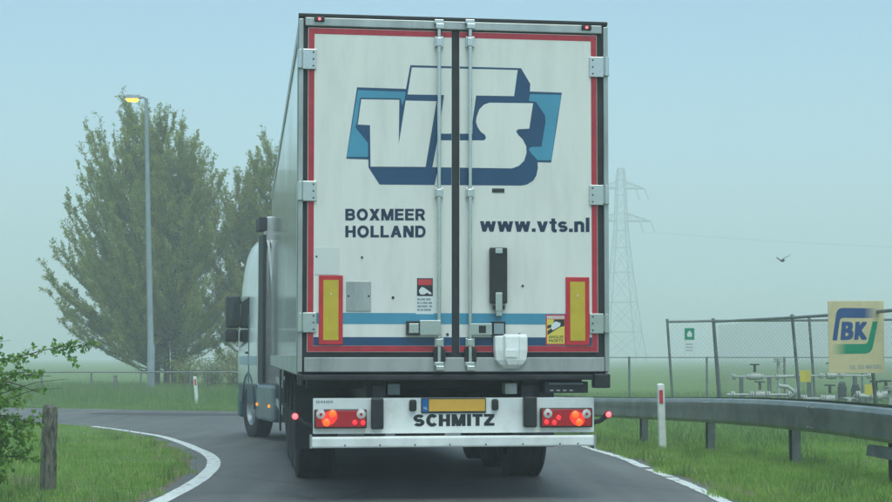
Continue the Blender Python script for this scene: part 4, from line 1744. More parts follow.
def mesh_fence(name, label, pts, hs, base, mid=False, lean=0.0, mesh=True, first_post=True):
    e = empty(name, (pts[0][0], pts[0][1], base))
    tag(e, label, 'fence')
    for i, (x, y) in enumerate(pts):
        X, Y = x - pts[0][0], y - pts[0][1]
        if i or first_post:
            b = MB()
            b.tube([(X + lean, Y, -0.3), (X - lean, Y, hs[i])], 0.031, GALV, 10)
            b.lathe([(0, 0.042), (0.03, 0.034), (0.04, 0)], (X - lean, Y, hs[i]), (0, 0, 1), GALV, 10)
            b.build('post', e, smooth=True)
        if i < len(pts) - 1:
            x2, y2 = pts[i + 1][0] - pts[0][0], pts[i + 1][1] - pts[0][1]
            b = MB()
            b.tube([(X - lean, Y, hs[i] - 0.03), (x2 - lean, y2, hs[i + 1] - 0.03)], 0.028, GALV, 8)
            b.build('top_rail', e, smooth=True)
            if mesh:
                V, Fc = chain_mesh((X, Y), (x2, y2), 0.06, min(hs[i], hs[i + 1]) - 0.05)
                mo = raw_mesh('wire_mesh', V, Fc, WIRE, e)
                mo['kind'] = 'stuff'
    return e


mesh_fence('mesh_fence', 'tall wire mesh fence along the road side carrying the gas sign', [(6.28, 35.0), (6.72, 29.0), (6.85, 24.3), (6.95, 20.5)], [2.3, 2.24, 2.2, 2.2], GZ + 0.0, lean=0.10)
mesh_fence('mesh_fence', 'wire mesh fence across the far side of the gas compound', [(5.2, 35.1), (6.26, 35.1), (8.75, 36.2), (11.3, 37.2), (13.9, 38.2)], [2.3, 2.32, 2.36, 2.4, 2.4], GZ, lean=0.08)
# small green and white notice on the far mesh
b = MB()
b.box((-0.13, -0.012, 0.0), (0.13, 0.0, 0.62), PAPER)
nt = b.build('notice_board', None)
b = MB()
b.box((-0.11, -0.018, 0.34), (0.11, -0.0125, 0.60), SGREEN)
b.face([(-0.05, -0.0195, 0.40), (0.05, -0.0195, 0.40), (0.06, -0.0195, 0.48), (0.0, -0.0195, 0.55), (-0.06, -0.0195, 0.48)], PAPER)
for k in range(3):
    b.face([(-0.09, -0.0135, 0.08 + k * 0.07), (0.07, -0.0135, 0.08 + k * 0.07), (0.07, -0.0135, 0.10 + k * 0.07), (-0.09, -0.0135, 0.10 + k * 0.07)], GREYINK)
b.build('printed_panel', nt)
nt.location = (5.62, 35.03, GZ + 1.52)
tag(nt, 'small green and white notice hung on the wire mesh', 'notice')

# field fence with one long rail behind
ff = empty('field_fence', (3.0, 46.0, GZ))
tag(ff, 'thin single rail field fence beyond the gas compound', 'fence')
for k in range(11):
    X = k * 2.35 + 0.2
    b = MB()
    b.tube([(X, 0, -0.2), (X, 0, 1.46)], 0.035, GALV, 8)
    b.build('post', ff, smooth=True)
    if k < 10:
        b = MB()
        b.tube([(X, 0, 1.44), (X + 2.35, 0, 1.44)], 0.02, GALV, 6)
        b.build('rail', ff, smooth=True)

# BK sign
sgx, sgy = 6.43, 23.8
sign = empty('company_sign', (sgx, sgy, GZ + 1.21), rad(-4))
tag(sign, 'cream BK sign board with blue and green emblem on the mesh fence', 'sign')
SW, SH_ = 0.86, 1.13
b = MB()
b.box((-SW / 2, -0.02, 0), (SW / 2, 0.0, SH_), BOARD)
brd = b.build('board', sign, 0.004)
# emblem traced in sign pixels: board spans x 40..345, top 50..22, bottom 455
def S(px, py):
    u = (px - 38) / (347 - 38)
    topy = 52 + (24 - 52) * u
    boty = 452 + (458 - 452) * u
    return (-SW / 2 + u * SW, (1 - (py - topy) / (boty - topy)) * SH_)


def spoly(mb, pts, mt, yy=-0.0215):
    mb.face([(S(*p)[0], yy, S(*p)[1]) for p in pts], mt)


fade_b = [mat('sign_blue_fade', tuple(a * (1 - t) + c * t for a, c in zip((0.022, 0.075, 0.24), (0.66, 0.56, 0.33))), 0.5) for t in (0.15, 0.3, 0.45, 0.6, 0.75, 0.9)]
fade_g = [mat('sign_green_fade', tuple(a * (1 - t) + c * t for a, c in zip((0.012, 0.26, 0.13), (0.66, 0.56, 0.33))), 0.5) for t in (0.15, 0.3, 0.45, 0.6, 0.75, 0.9)]
b = MB()
spoly(b, [(60, 270), (84, 115), (92, 98), (104, 88), (122, 84), (245, 76), (243, 134), (120, 140), (108, 146), (103, 156), (86, 270)], SBLUE)
for k in range(6):
    x0_, x1_ = 245 + k * 13, 245 + (k + 1) * 13
    spoly(b, [(x0_, 76 - k * 1.0), (x1_, 75 - k * 1.0), (x1_ - 2, 132.5 - k), (x0_ - 2, 133.5 - k)], fade_b[k])
spoly(b, [(313, 150), (284, 302), (277, 322), (265, 335), (246, 342), (130, 345), (132, 289), (236, 286), (250, 282), (257, 272), (285, 152)], SGREEN)
for k in range(6):
    x0_, x1_ = 131 - k * 12, 131 - (k + 1) * 12
    spoly(b, [(x0_ - 1, 345 + k * .4), (x1_ - 1, 345.4 + k * .4), (x1_ + 1, 289.4 + k * .4), (x0_ + 1, 289 + k * .4)], fade_g[k])
b.build('emblem', sign)
b = MB()


def sq(mb, txt, q, mt, bold, shear=0.0, asp=8.0):
    P = [S(*t) for t in q]

    def fn(u, v):
        t = [(P[3][i] * (1 - u) + P[2][i] * u) * (1 - v) + (P[0][i] * (1 - u) + P[1][i] * u) * v for i in (0, 1)]
        return (t[0], -0.0222, t[1])
    put_text(mb, txt, fn, mt, bold, 1.05, shear, asp)


sq(b, 'B', ((108, 160), (178, 156), (174, 266), (104, 270)), SBLUE, 0.07, 0.10, 0.7)
b.build('letter', sign)
b = MB()
sq(b, 'K', ((184, 156), (254, 152), (250, 264), (180, 266)), SBLUE, 0.07, 0.10, 0.7)
b.build('letter', sign)
b = MB()
sq(b, 'TEL. 053 484 0202', ((152, 410), (328, 406), (328, 430), (152, 434)), GREYINK, 0.02)
b.build('lettering', sign)
b = MB()
for z in (0.25, 0.9):
    b.box((-SW / 2 + 0.05, 0.0005, z - 0.02), (SW / 2 - 0.02, 0.03, z + 0.02), GALV)
b.build('mounting_rail', sign)

# small yellow plates on the mesh
for (x, y, z, w, h_, lb) in ((6.73, 28.45, 1.10, 0.20, 0.22, 'small yellow marker plate on the pipework beside a fence post'), (7.02, 25.2, 0.92, 0.16, 0.17, 'small yellow marker plate just below the cream sign')):
    b = MB()
    b.box((-w / 2, -0.01, -h_ / 2), (w / 2, 0, h_ / 2), STY)
    o = b.build('marker_plate', None, 0.003)
    o.location = (x, y, GZ + z)
    tag(o, lb, 'plate')


# pipework
def pipe_run(x, y, base, spec, label):
    e = empty('gas_pipework', (x, y, base))
    tag(e, label, 'pipework', 'gas valve assemblies inside the compound')
    for kind, a in spec:
        b = MB()
        if kind == 'pipe':
            b.tube(a[0], a[1] * 0.68, PIPEW, 12)
            b.build('pipe', e, smooth=True)
        elif kind == 'flange':
            (px, py, pz), ax, r = a
            v = Vector(ax)
            for d in (-0.022, 0.022):
                b.lathe([(d - 0.015, r * 0.5), (d - 0.015, r), (d + 0.015, r), (d + 0.015, r * 0.5)], (px, py, pz), v, PIPEW, 16)
            b.build('flange', e)
        elif kind == 'valve':
            px, py, pz = a
            b.lathe([(-0.11, 0.035), (-0.10, 0.08), (-0.05, 0.07), (0, 0.085), (0.05, 0.07), (0.10, 0.08), (0.11, 0.035)], (px, py, pz), (1, 0, 0), PIPEW, 14)
            b.tube([(px, py, pz + 0.1), (px, py, pz + 0.27)], 0.03, PIPED, 8)
            b.lathe([(-0.015, 0.07), (-0.015, 0.11), (0.015, 0.11), (0.015, 0.07)], (px, py, pz + 0.27), (0, 0, 1), PIPED, 16)
            b.tube([(px - 0.1, py, pz + 0.27), (px + 0.1, py, pz + 0.27)], 0.012, PIPED, 6)
            b.build('valve', e, smooth=True)
        elif kind == 'actuator':
            px, py, pz = a
            b.box((px - 0.08, py - 0.07, pz), (px + 0.08, py + 0.07, pz + 0.22), PIPED)
            b.lathe([(0, 0.075), (0.06, 0.07), (0.09, 0.03), (0.09, 0)], (px, py, pz + 0.22), (0, 0, 1), PIPED, 16)
            b.build('actuator', e, 0.02)
        elif kind == 'foot':
            px, py, pz = a
            b.box((px - 0.04, py - 0.04, -0.1), (px + 0.04, py + 0.04, pz), GALV)
            b.box((px - 0.12, py - 0.12, 0.0), (px + 0.12, py + 0.12, 0.03), GALV)
            b.build('support', e)
    return e


def std_run(L_, z, r=0.055):
    r *= 0.68
    return [('pipe', ([(0, 0, z), (L_, 0, z)], r)), ('flange', ((0.02, 0, z), (1, 0, 0), r * 2)), ('flange', ((L_ * 0.34, 0, z), (1, 0, 0), r * 2)), ('flange', ((L_ * 0.62, 0, z), (1, 0, 0), r * 2)),
            ('flange', ((L_ - 0.02, 0, z), (1, 0, 0), r * 2)), ('valve', (L_ * 0.48, 0, z)), ('foot', (L_ * 0.18, 0, z)), ('foot', (L_ * 0.8, 0, z))]


pipe_run(6.05, 32.2, GZ, std_run(1.25, 0.66) + [('pipe', ([(1.25, 0, 0.66), (1.42, 0.1, 0.66), (1.5, 0.3, 0.6), (1.5, 0.6, -0.1)], 0.055)), ('pipe', ([(0.02, 0, 0.66), (-0.1, 0, 0.66)], 0.04))], 'white gas pipe with hand wheel ending at a blank flange')
pipe_run(6.35, 33.6, GZ, std_run(1.0, 1.02, 0.045) + [('pipe', ([(1.0, 0, 1.02), (1.0, 0, 1.45)], 0.05)), ('pipe', ([(1.0, 0, 1.02), (1.0, 0, -0.1)], 0.05)), ('pipe', ([(1.0, 0, 1.02), (1.7, 0, 1.05)], 0.05)), ('flange', ((1.0, 0, 1.38), (0, 0, 1), 0.1))],
         'upper white gas pipe with a vertical riser')
pipe_run(7.2, 30.6, GZ, std_run(1.1, 0.62, 0.06) + [('actuator', (0.75, -0.1, 0.66)), ('actuator', (1.06, 0.05, 0.62)), ('pipe', ([(0.0, 0, 0.62), (-0.14, 0, 0.72), (-0.32, 0, 0.86), (-0.5, 0, 0.88)], 0.06)), ('flange', ((-0.16, 0, 0.74), (0.8, 0, -0.6), 0.13)),
                                                     ('pipe', ([(0.2, 0.1, 0.62), (0.2, 0.1, -0.1)], 0.06))], 'white gas pipe with two dark actuators and a bend')
pipe_run(8.05, 29.8, GZ, std_run(1.2, 0.72, 0.055) + [('pipe', ([(0.0, 0, 0.72), (-0.15, 0, 0.62), (-0.2, 0, 0.3), (-0.2, 0, -0.1)], 0.055)), ('pipe', ([(1.2, 0, 0.72), (1.2, 0, 1.3)], 0.05)), ('pipe', ([(1.0, 0.1, -0.1), (1.0, 0.1, 0.72)], 0.06))],
         'white gas pipe running behind the cream sign')
pipe_run(7.6, 33.0, GZ, std_run(1.6, 1.05, 0.045) + [('pipe', ([(0.3, 0, 1.05), (0.3, 0, -0.1)], 0.05)), ('pipe', ([(0.9, 0, 1.05), (0.9, 0, 1.5)], 0.04))], 'thin white gas pipe on the back row of the compound')
pipe_run(6.75, 27.4, GZ, [('pipe', ([(1.25, 0, -0.1), (1.25, 0, 0.95)], 0.06)), ('flange', ((1.25, 0, 0.9), (0, 0, 1), 0.12)), ('pipe', ([(0.7, 0, 0.75), (1.7, 0, 0.75)], 0.05)), ('valve', (1.0, 0, 0.75)), ('foot', (0.75, 0, 0.75)), ('flange', ((1.62, 0, 0.75), (1, 0, 0), 0.1))],
         'short white gas standpipe with valve right of the cream sign')

# ------------------------------------------------------------------ pylon and power line
PYX, PYY, PYS = 46.3, 400.0, 1.31
pyl = empty('electricity_pylon', (PYX, PYY, GZ), rad(8))
pyl.scale = (PYS, PYS, PYS)
tag(pyl, 'steel lattice electricity pylon fading into the fog', 'pylon')


def strut(mb, a, c, r):
    mb.tube([a, c], r, PYL, 4, False)


PH = 39.0
wz = [(0, 4.1), (6, 3.3), (12, 2.6), (18, 1.95), (23, 1.5), (26.5, 1.2), (30, 1.05), (33.6, 0.95), (36.8, 0.8), (PH, 0.6)]
b = MB()
for i in range(len(wz) - 1):
    (z0, w0), (z1, w1) = wz[i], wz[i + 1]
    c0 = [(-w0, -w0, z0), (w0, -w0, z0), (w0, w0, z0), (-w0, w0, z0)]
    c1 = [(-w1, -w1, z1), (w1, -w1, z1), (w1, w1, z1), (-w1, w1, z1)]
    for k in range(4):
        k2 = (k + 1) % 4
        strut(b, c0[k], c1[k], 0.11)
        strut(b, c0[k], c1[k2], 0.05)
        strut(b, c0[k2], c1[k], 0.05)
        strut(b, c1[k], c1[k2], 0.06)
b.build('lattice_tower', pyl)
for za, ln, up in ((35.0, 5.0, 1.4), (28.4, 6.2, 1.6)):
    for s in (-1, 1):
        b = MB()
        tip = (s * ln, 0, za)
        for yy in (-0.95, 0.95):
            strut(b, (s * 0.9, yy, za), tip, 0.12)
            strut(b, (s * 0.9, yy, za + up), tip, 0.08)
            for t in (0.3, 0.55, 0.8):
                strut(b, (s * (0.9 + (ln - 0.9) * t), yy * (1 - t), za), (s * (0.9 + (ln - 0.9) * (t - 0.18)), yy * (1 - t + .18), za + up * (1 - t + 0.18)), 0.05)
        b.build('cross_arm', pyl)
        b = MB()
        for f_ in (0.62, 1.0):
            strut(b, (s * ln * f_, 0, za), (s * (ln * f_ + 0.9), 0.4, za - 2.2), 0.11)
        b.build('insulator_string', pyl)
pl = MB()
for (dx, dz) in ((7.1, 26.2), (4.7, 26.2)):
    A = Vector((PYX + dx * PYS, PYY + 1, GZ + dz * PYS))
    B = Vector((PYX + dx * PYS + 320, PYY - 60, GZ + dz * PYS + 0.5))
    pts = []
    for k in range(30):
        t = k / 29
        p = A.lerp(B, t)
        p.z -= 8.0 * 4 * t * (1 - t)
        pts.append(p)
    pl.tube(pts, 0.028, PYL, 4, False)
tag(pl.build('power_line'), 'faint sagging power cables leading off the pylon', 'cable')

# ------------------------------------------------------------------ bird
bd = 60.0
bx, bz = (783.5 - 446) / F_PX * bd, CAM_H + (357 - 261.5) / F_PX * bd
bird = empty('flying_bird', (bx, bd, bz), rad(20))
bird.scale = (0.82, 0.82, 0.82)
tag(bird, 'dark bird gliding with raised wings against the fog', 'bird')
b = MB()
b.tube([(-0.04, -0.20, 0.0), (-0.02, -0.13, 0.01), (0, 0.0, 0.0), (0, 0.12, 0.0), (0, 0.19, 0.02), (0, 0.25, 0.01)], [0.02, 0.045, 0.062, 0.05, 0.035, 0.006], BIRDM, 10)
b.face([(-0.05, -0.20, 0), (0.05, -0.20, 0), (0.07, -0.34, 0.0), (-0.07, -0.34, 0.0)], BIRDM)
for s, up, ln in ((-1, 0.16, 0.44), (1, 0.30, 0.40)):
    st_ = [(0.03, 0.0, 0.10, 0.075), (0.33, 0.35, 0.13, 0.06), (0.66, 0.62, 0.02, 0.045), (1.0, 1.0, -0.14, 0.008)]
    up_r = [[], []]
    for t, h_, yc, ch in st_:
        for kk, dz in ((0, 0.008), (1, -0.008)):
            up_r[kk].append(((s * ln * t, yc + ch, 0.02 + up * h_ + dz * (1 - t)), (s * ln * t, yc - ch * 1.4, 0.02 + up * h_ + dz * (1 - t))))
    for i in range(3):
        for kk in (0, 1):
            b.face([up_r[kk][i][0], up_r[kk][i + 1][0], up_r[kk][i + 1][1], up_r[kk][i][1]], BIRDM)
b.build('body', bird, smooth=True)


# ------------------------------------------------------------------ foliage
def leaves_np(P, D, size, aspect, spread, rng, fold=True):
    """P (n,3) positions, D (n,3) main directions; kite-shaped leaves of two triangles"""
    n_ = len(P)
    d = D + rng.normal(0, spread, (n_, 3))
    d /= np.linalg.norm(d, axis=1)[:, None] + 1e-9
    r_ = rng.normal(0, 1, (n_, 3))
    s_ = np.cross(d, r_)
    s_ /= np.linalg.norm(s_, axis=1)[:, None] + 1e-9
    L_ = (size * rng.uniform(0.5, 1.5, n_))[:, None]
    W_ = L_ * aspect
    up = np.cross(s_, d)
    a = P
    b_ = P + d * L_ * 0.45 + s_ * W_ * 0.5 + up * L_ * 0.08
    c = P + d * L_
    e = P + d * L_ * 0.45 - s_ * W_ * 0.5 + up * L_ * 0.08
    V = np.stack([a, b_, c, e], 1).reshape(-1, 3)
    q = np.arange(n_)[:, None] * 4
    Fc = np.concatenate([q + np.array([0, 1, 2]), q + np.array([0, 2, 3])], 0)
    return V, Fc


def tubes_np(paths, mt, name, parent, seg=5):
    V, Fc = [], []
    for pts, rs in paths:
        o = len(V)
        pts = [np.array(p) for p in pts]
        for i, p in enumerate(pts):
            d = pts[min(i + 1, len(pts) - 1)] - pts[max(i - 1, 0)]
            d = d / (np.linalg.norm(d) + 1e-9)
            a = np.cross(d, (0.31, 0.9, 0.11))
            a /= np.linalg.norm(a) + 1e-9
            c = np.cross(d, a)
            for j in range(seg):
                t = 2 * math.pi * j / seg
                V.append(p + rs[i] * (math.cos(t) * a + math.sin(t) * c))
        for i in range(len(pts) - 1):
            for j in range(seg):
                j2 = (j + 1) % seg
                Fc.append((o + i * seg + j, o + i * seg + j2, o + (i + 1) * seg + j2, o + (i + 1) * seg + j))
    o = raw_mesh(name, V, Fc, mt, parent)
    o.data.shade_smooth()
    return o


def upright_tree(label, x, y, H, env, nbranch, stems, leafsize, dens, seed, topshift=0.0):
    """multi-stemmed tree with ascending limbs. env(h01, az) -> crown radius at relative height"""
    g = np.random.default_rng(seed)
    e = empty('poplar_tree', (x, y, gz(y)))
    tag(e, label, 'tree', 'trees beside the bend')
    trunk_paths, twig_paths = [], []
    LP, LD = [], []
    st_paths = []
    for (sx, sy, hh, bx_) in stems:
        pts = []
        for k in range(11):
            t = k / 10
            pts.append(np.array([sx + (bx_ + topshift) * t ** 1.4 + 0.06 * math.sin(t * 9 + sx * 5), sy + 0.05 * math.sin(t * 7 + sx), -0.3 + (hh + 0.3) * t]))
        r0 = 0.055 + 0.007 * hh
        trunk_paths.append((pts, [r0 * (1 - t / 10) ** 0.9 + 0.012 for t in range(11)]))
        st_paths.append((pts, hh))
    for k in range(nbranch):
        pts_s, hh = st_paths[k % len(st_paths)]
        t = g.uniform(0.07, 0.97) ** 0.92
        f_ = t * 10
        i = min(int(f_), 9)
        p0 = pts_s[i] * (1 - (f_ - i)) + pts_s[i + 1] * (f_ - i)
        az = g.uniform(0, 2 * math.pi)
        if t < 0.12 and math.cos(az) > -0.2:
            continue
        rmax = env(p0[2] / H, az)
        ln = rmax * g.uniform(0.72, 1.12) + 0.35
        rise = 0.42 + 1.5 * (p0[2] / H) + g.normal(0, 0.12)        # upper limbs rise steeply, lower spread
        out = np.array([math.cos(az), math.sin(az), 0.0])
        n_ = 9
        pts = []
        for j in range(n_ + 1):
            u = j / n_
            pts.append(p0 + out * ln * (u - 0.22 * u * u) / 0.78 + np.array([0, 0, ln * rise * (0.35 * u + 0.65 * u ** 2)]) + g.normal(0, 0.025, 3) * u)
        rb = 0.006 + 0.0055 * ln
        twig_paths.append((pts, [rb * (1 - 0.9 * j / n_) + 0.004 for j in range(n_ + 1)]))
        tot = ln * (1 + 0.5 * rise)
        lush = g.uniform(0.45, 1.6)
        # leafy shoots along the limb, swept forwards and upwards
        ns = max(4, int(tot * 5.2))
        for q in range(ns):
            u = 0.16 + 0.84 * (q + g.uniform(0, 1)) / ns
            f2 = min(u, 0.999) * n_
            i2 = int(f2)
            base = pts[i2] * (1 - (f2 - i2)) + pts[i2 + 1] * (f2 - i2)
            dr = pts[i2 + 1] - pts[i2]
            dr /= np.linalg.norm(dr) + 1e-9
            sd_ = dr + g.normal(0, 0.42, 3) + np.array([0, 0, 0.4])
            sd_ /= np.linalg.norm(sd_)
            sl = g.uniform(0.25, 0.75) * (1.1 - 0.5 * u)
            tip = base + sd_ * sl
            twig_paths.append(([base, tip], [0.007, 0.003]))
            nl = max(3, int(dens * lush * sl * g.uniform(0.5, 1.4)))
            w = g.uniform(0.05, 1.05, nl)[:, None]
            LP.append(base + (tip - base) * w + g.normal(0, 0.045, (nl, 3)))
            LD.append(np.repeat(sd_[None], nl, 0) + np.array([0, 0, -0.25]))
    tr = tubes_np(trunk_paths, BARK, 'trunk', e, 9)
    tubes_np(twig_paths, BARK, 'branches', e, 4)
    V, Fc = leaves_np(np.concatenate(LP), np.concatenate(LD), leafsize, 0.62, 0.75, g)
    raw_mesh('crown', V, Fc, LEAF_T, e)
    return e, len(Fc)


def env_main(h, az):
    prof = np.interp(h, [0, 0.06, 0.15, 0.3, 0.45, 0.6, 0.75, 0.88, 1.0], [2.0, 3.05, 3.35, 3.05, 2.4, 1.7, 1.1, 0.6, 0.2])
    lop = 1.0 - 0.30 * math.cos(az)         # leans out to the left
    return prof * lop


def env_b(h, az):
    return np.interp(h, [0, 0.1, 0.3, 0.5, 0.7, 0.9, 1.0], [1.1, 1.9, 1.9, 1.45, 0.9, 0.4, 0.2])


upright_tree('tallest spreading poplar-like tree behind the street lamp', -12.35, 66.5, 12.2, env_main, 400,
             [(-0.25, 0, 11.9, -0.55), (0.05, 0.2, 11.5, 0.0), (0.45, -0.2, 10.3, 0.5), (-0.5, 0.3, 9.6, -1.2), (0.75, 0.2, 8.8, 0.7)], 0.082, 130, 3, -0.3)
upright_tree('slimmer upright tree between the tallest tree and the cab', -8.75, 68.0, 9.7, env_b, 190,
             [(-0.3, 0, 8.6, -0.3), (0.2, 0.2, 9.4, 0.2), (0.8, 0.1, 9.0, 0.6)], 0.080, 112, 5)
upright_tree('upright tree standing directly behind the cab', -7.2, 67.0, 11.2, env_b, 150,
             [(-0.2, 0, 10.6, -0.2), (0.3, 0.2, 10.9, 0.35)], 0.080, 112, 8)


def shrub(label, x, y, h, w, seed, mt, n_=1800, size=0.09):
    g = np.random.default_rng(seed)
    e = empty('low_shrub', (x, y, gz(y)))
    tag(e, label, 'shrub', 'shrubs under the trees')
    paths, LP, LD = [], [], []
    for k in range(26):
        az = g.uniform(0, 2 * math.pi)
        r_ = w * g.uniform(0.2, 1)
        hh = h * g.uniform(0.55, 1.05)
        pts = [np.array([0.1 * math.cos(az), 0.1 * math.sin(az), -0.1]), np.array([0.5 * r_ * math.cos(az), 0.5 * r_ * math.sin(az), hh * 0.6]), np.array([r_ * math.cos(az), r_ * math.sin(az), hh])]
        paths.append((pts, [0.02, 0.012, 0.004]))
        nl = n_ // 26
        u = g.uniform(0.15, 1.05, nl)[:, None]
        LP.append(np.where(u < 0.5, pts[0] + (pts[1] - pts[0]) * u * 2, pts[1] + (pts[2] - pts[1]) * (u - 0.5) * 2) + g.normal(0, 0.13, (nl, 3)))
        LD.append(g.normal(0, 1, (nl, 3)) + np.array([0, 0, 0.4]))
    tubes_np(paths, TWIG, 'stems', e, 4)
    V, Fc = leaves_np(np.concatenate(LP), np.concatenate(LD), size, 0.6, 0.5, g)
    raw_mesh('foliage', V, Fc, mt, e)
    return e


shrub('pale leafed shrub beside the tractor under the trees', -9.6, 62.0, 1.35, 0.9, 21, LEAF_B)
shrub('pale leafed shrub at the foot of the slimmer tree', -8.2, 62.5, 1.6, 1.0, 22, LEAF_B)
shrub('dark leafed shrub growing round the trunks of the tallest tree', -11.0, 64.5, 1.5, 1.1, 23, LEAF_T)
shrub('dark leafed shrub right of the leaning roadside post', -8.9, 64.0, 2.0, 1.3, 24, LEAF_T)


# ---- hawthorn in the left foreground
def hawthorn():
    g = np.random.default_rng(31)
    hx, hy = -4.35, 12.9
    e = empty('hawthorn_bush', (hx, hy, 0))
    tag(e, 'fresh green hawthorn bush with arching sprays at the grass edge', 'bush')
    paths, LP, LD = [], [], []

    def spray(p0, p1, sag, r0, nleaf, twigs, side=None):
        p0, p1 = np.array(p0, float), np.array(p1, float)
        n_ = 9
        pts = []
        for j in range(n_ + 1):
            u = j / n_
            p = p0 + (p1 - p0) * u
            p = p + np.array([0, 0, sag * 4 * u * (1 - u)]) + g.normal(0, 0.008, 3)
            pts.append(p)
        paths.append((pts, [r0 * (1 - 0.85 * j / n_) + 0.0012 for j in range(n_ + 1)]))
        for k in range(twigs):
            u = g.uniform(0.2, 0.95)
            f2 = u * n_
            i2 = min(int(f2), n_ - 1)
            base = pts[i2] * (1 - (f2 - i2)) + pts[i2 + 1] * (f2 - i2)
            dr = (pts[i2 + 1] - pts[i2])
            dr /= np.linalg.norm(dr)
            sd_ = dr * 0.8 + g.normal(0, 0.55, 3) + np.array([0, 0, 0.1])
            sd_ /= np.linalg.norm(sd_)
            sl = g.uniform(0.08, 0.24)
            paths.append(([base, base + sd_ * sl * 0.5 + np.array([0, 0, 0.01]), base + sd_ * sl], [0.0032, 0.002, 0.001]))
            nl = int(8 + sl * 80)
            w = g.uniform(0.15, 1.05, nl)[:, None]
            LP.append(base + sd_ * sl * w + g.normal(0, 0.012, (nl, 3)))
            LD.append(np.repeat(sd_[None] * 0.5, nl, 0) + np.array([0, 0, -0.15]))
        w = g.uniform(0.12, 1.0, nleaf)
        for u in w:
            f2 = u * n_
            i2 = min(int(f2), n_ - 1)
            base = pts[i2] * (1 - (f2 - i2)) + pts[i2 + 1] * (f2 - i2)
            LP.append(base[None] + g.normal(0, 0.01, (1, 3)))
            LD.append(g.normal(0, 1, (1, 3)) + np.array([[0, 0, -0.3]]))
    # main stems (relative to the bush root); x to the right, root just outside the frame
    spray((0.05, 0, 0), (0.25, 0.0, 1.15), 0.0, 0.02, 10, 14)
    spray((-0.1, 0.1, 0), (0.0, 0.1, 1.35), 0.0, 0.02, 10, 16)
    spray((-0.3, 0, 0), (-0.2, 0.05, 1.3), 0.0, 0.02, 10, 14)
    # tiers of side sprays
    spray((0.0, 0.05, 0.90), (0.92, 0.15, 0.86), 0.10, 0.010, 12, 16)
    spray((0.05, 0, 0.80), (0.78, -0.1, 0.80), 0.08, 0.010, 12, 15)
    spray((0.1, 0, 0.60), (0.80, 0.1, 0.62), 0.07, 0.010, 12, 15)
    spray((0.1, 0.1, 0.45), (0.85, 0.0, 0.50), 0.06, 0.010, 10, 13)
    spray((0.1, 0.0, 0.28), (0.78, 0.1, 0.32), 0.05, 0.010, 10, 13)
    spray((0.1, 0, 0.12), (0.62, -0.05, 0.20), 0.05, 0.010, 10, 12)
    spray((0.0, 0, 0.98), (0.55, 0.05, 1.12), 0.05, 0.008, 10, 12)
    spray((0.0, 0, 0.70), (0.55, -0.15, 1.0), 0.0, 0.008, 10, 12)
    spray((0.0, 0, 0.35), (0.5, -0.15, 0.72), 0.0, 0.008, 10, 12)
    spray((0.0, 0, 0.1), (0.45, 0.15, 0.42), 0.0, 0.008, 10, 12)
    spray((0.0, 0, 0.2), (0.3, -0.2, 0.22), 0.03, 0.008, 10, 14)
    for k in range(8):
        zz = 0.05 + k * 0.06
        spray((-0.05 + 0.03 * k, g.uniform(-.2, .2), zz), (0.30 + 0.04 * k, g.uniform(-.3, .3), zz + g.uniform(0.0, 0.12)), 0.03, 0.006, 8, 11)
    for k in range(16):
        zz = g.uniform(0.02, 0.95)
        x0_ = g.uniform(-0.35, 0.15)
        spray((x0_, g.uniform(-.35, .1), zz), (x0_ + g.uniform(0.35, 0.62), g.uniform(-.5, .2), zz + g.uniform(-0.06, 0.14)), 0.05, 0.006, 10, 13)
    # the long arching spray
    spray((0.10, 0.1, 1.02), (1.28, 0.25, 1.30), 0.04, 0.007, 60, 14)
    spray((0.10, 0.1, 0.95), (0.95, 0.2, 1.02), 0.05, 0.006, 34, 8)
    tubes_np(paths, TWIG, 'stems', e, 5)
    # bare wispy shoots
    bare = []
    for a, c in (((-0.05, 0.05, 1.3), (0.42, 0.05, 1.92)), ((-0.05, 0.05, 1.35), (0.44, 0.1, 1.72)), ((0.0, 0.1, 1.2), (0.62, 0.1, 1.33)), ((0.5, 0.1, 0.86), (1.12, 0.1, 1.0)), ((0.5, 0.1, 0.80), (1.05, 0.15, 0.92))):
        a, c = np.array(a), np.array(c)
        m_ = (a + c) / 2 + np.array([0.03, 0, 0.04])
        bare.append(([a, m_, c], [0.004, 0.0028, 0.0012]))
    tubes_np(bare, TWIG, 'bare_shoots', e, 4)
    V, Fc = leaves_np(np.concatenate(LP), np.concatenate(LD), 0.036, 0.8, 0.75, g)
    raw_mesh('foliage', V, Fc, LEAF_H, e)
    return len(Fc)


hawthorn()


# ------------------------------------------------------------------ grass
def blades(name, X, Y, hgt, wid, mt, seed, bend=0.45):
    g = np.random.default_rng(seed)
    n_ = len(X)
    Z = np.array([gz(v) for v in Y])
    H = hgt * g.uniform(0.45, 1.25, n_)
    az = g.uniform(0, 2 * np.pi, n_)
    ca, sa = np.cos(az), np.sin(az)
    ba = g.uniform(0, 2 * np.pi, n_)
    bl = H * g.uniform(0.1, bend * 2, n_)
    w = wid * g.uniform(0.6, 1.4, n_)
    bx_, by_ = np.cos(ba) * bl, np.sin(ba) * bl
    p0 = np.stack([X - ca * w / 2, Y - sa * w / 2, Z - 0.01], 1)
    p1 = np.stack([X + ca * w / 2, Y + sa * w / 2, Z - 0.01], 1)
    p2 = np.stack([X + ca * w * .35 + bx_ * .35, Y + sa * w * .35 + by_ * .35, Z + H * 0.62], 1)
    p3 = np.stack([X - ca * w * .35 + bx_ * .35, Y - sa * w * .35 + by_ * .35, Z + H * 0.62], 1)
    p4 = np.stack([X + bx_, Y + by_, Z + H], 1)
    V = np.stack([p0, p1, p2, p3, p4], 1).reshape(-1, 3)
    q = np.arange(n_)[:, None] * 5
    Fc = np.concatenate([q + np.array([0, 1, 2]), q + np.array([0, 2, 3]), q + np.array([3, 2, 4])], 0)
    o = raw_mesh(name, V, Fc, mt)
    return o


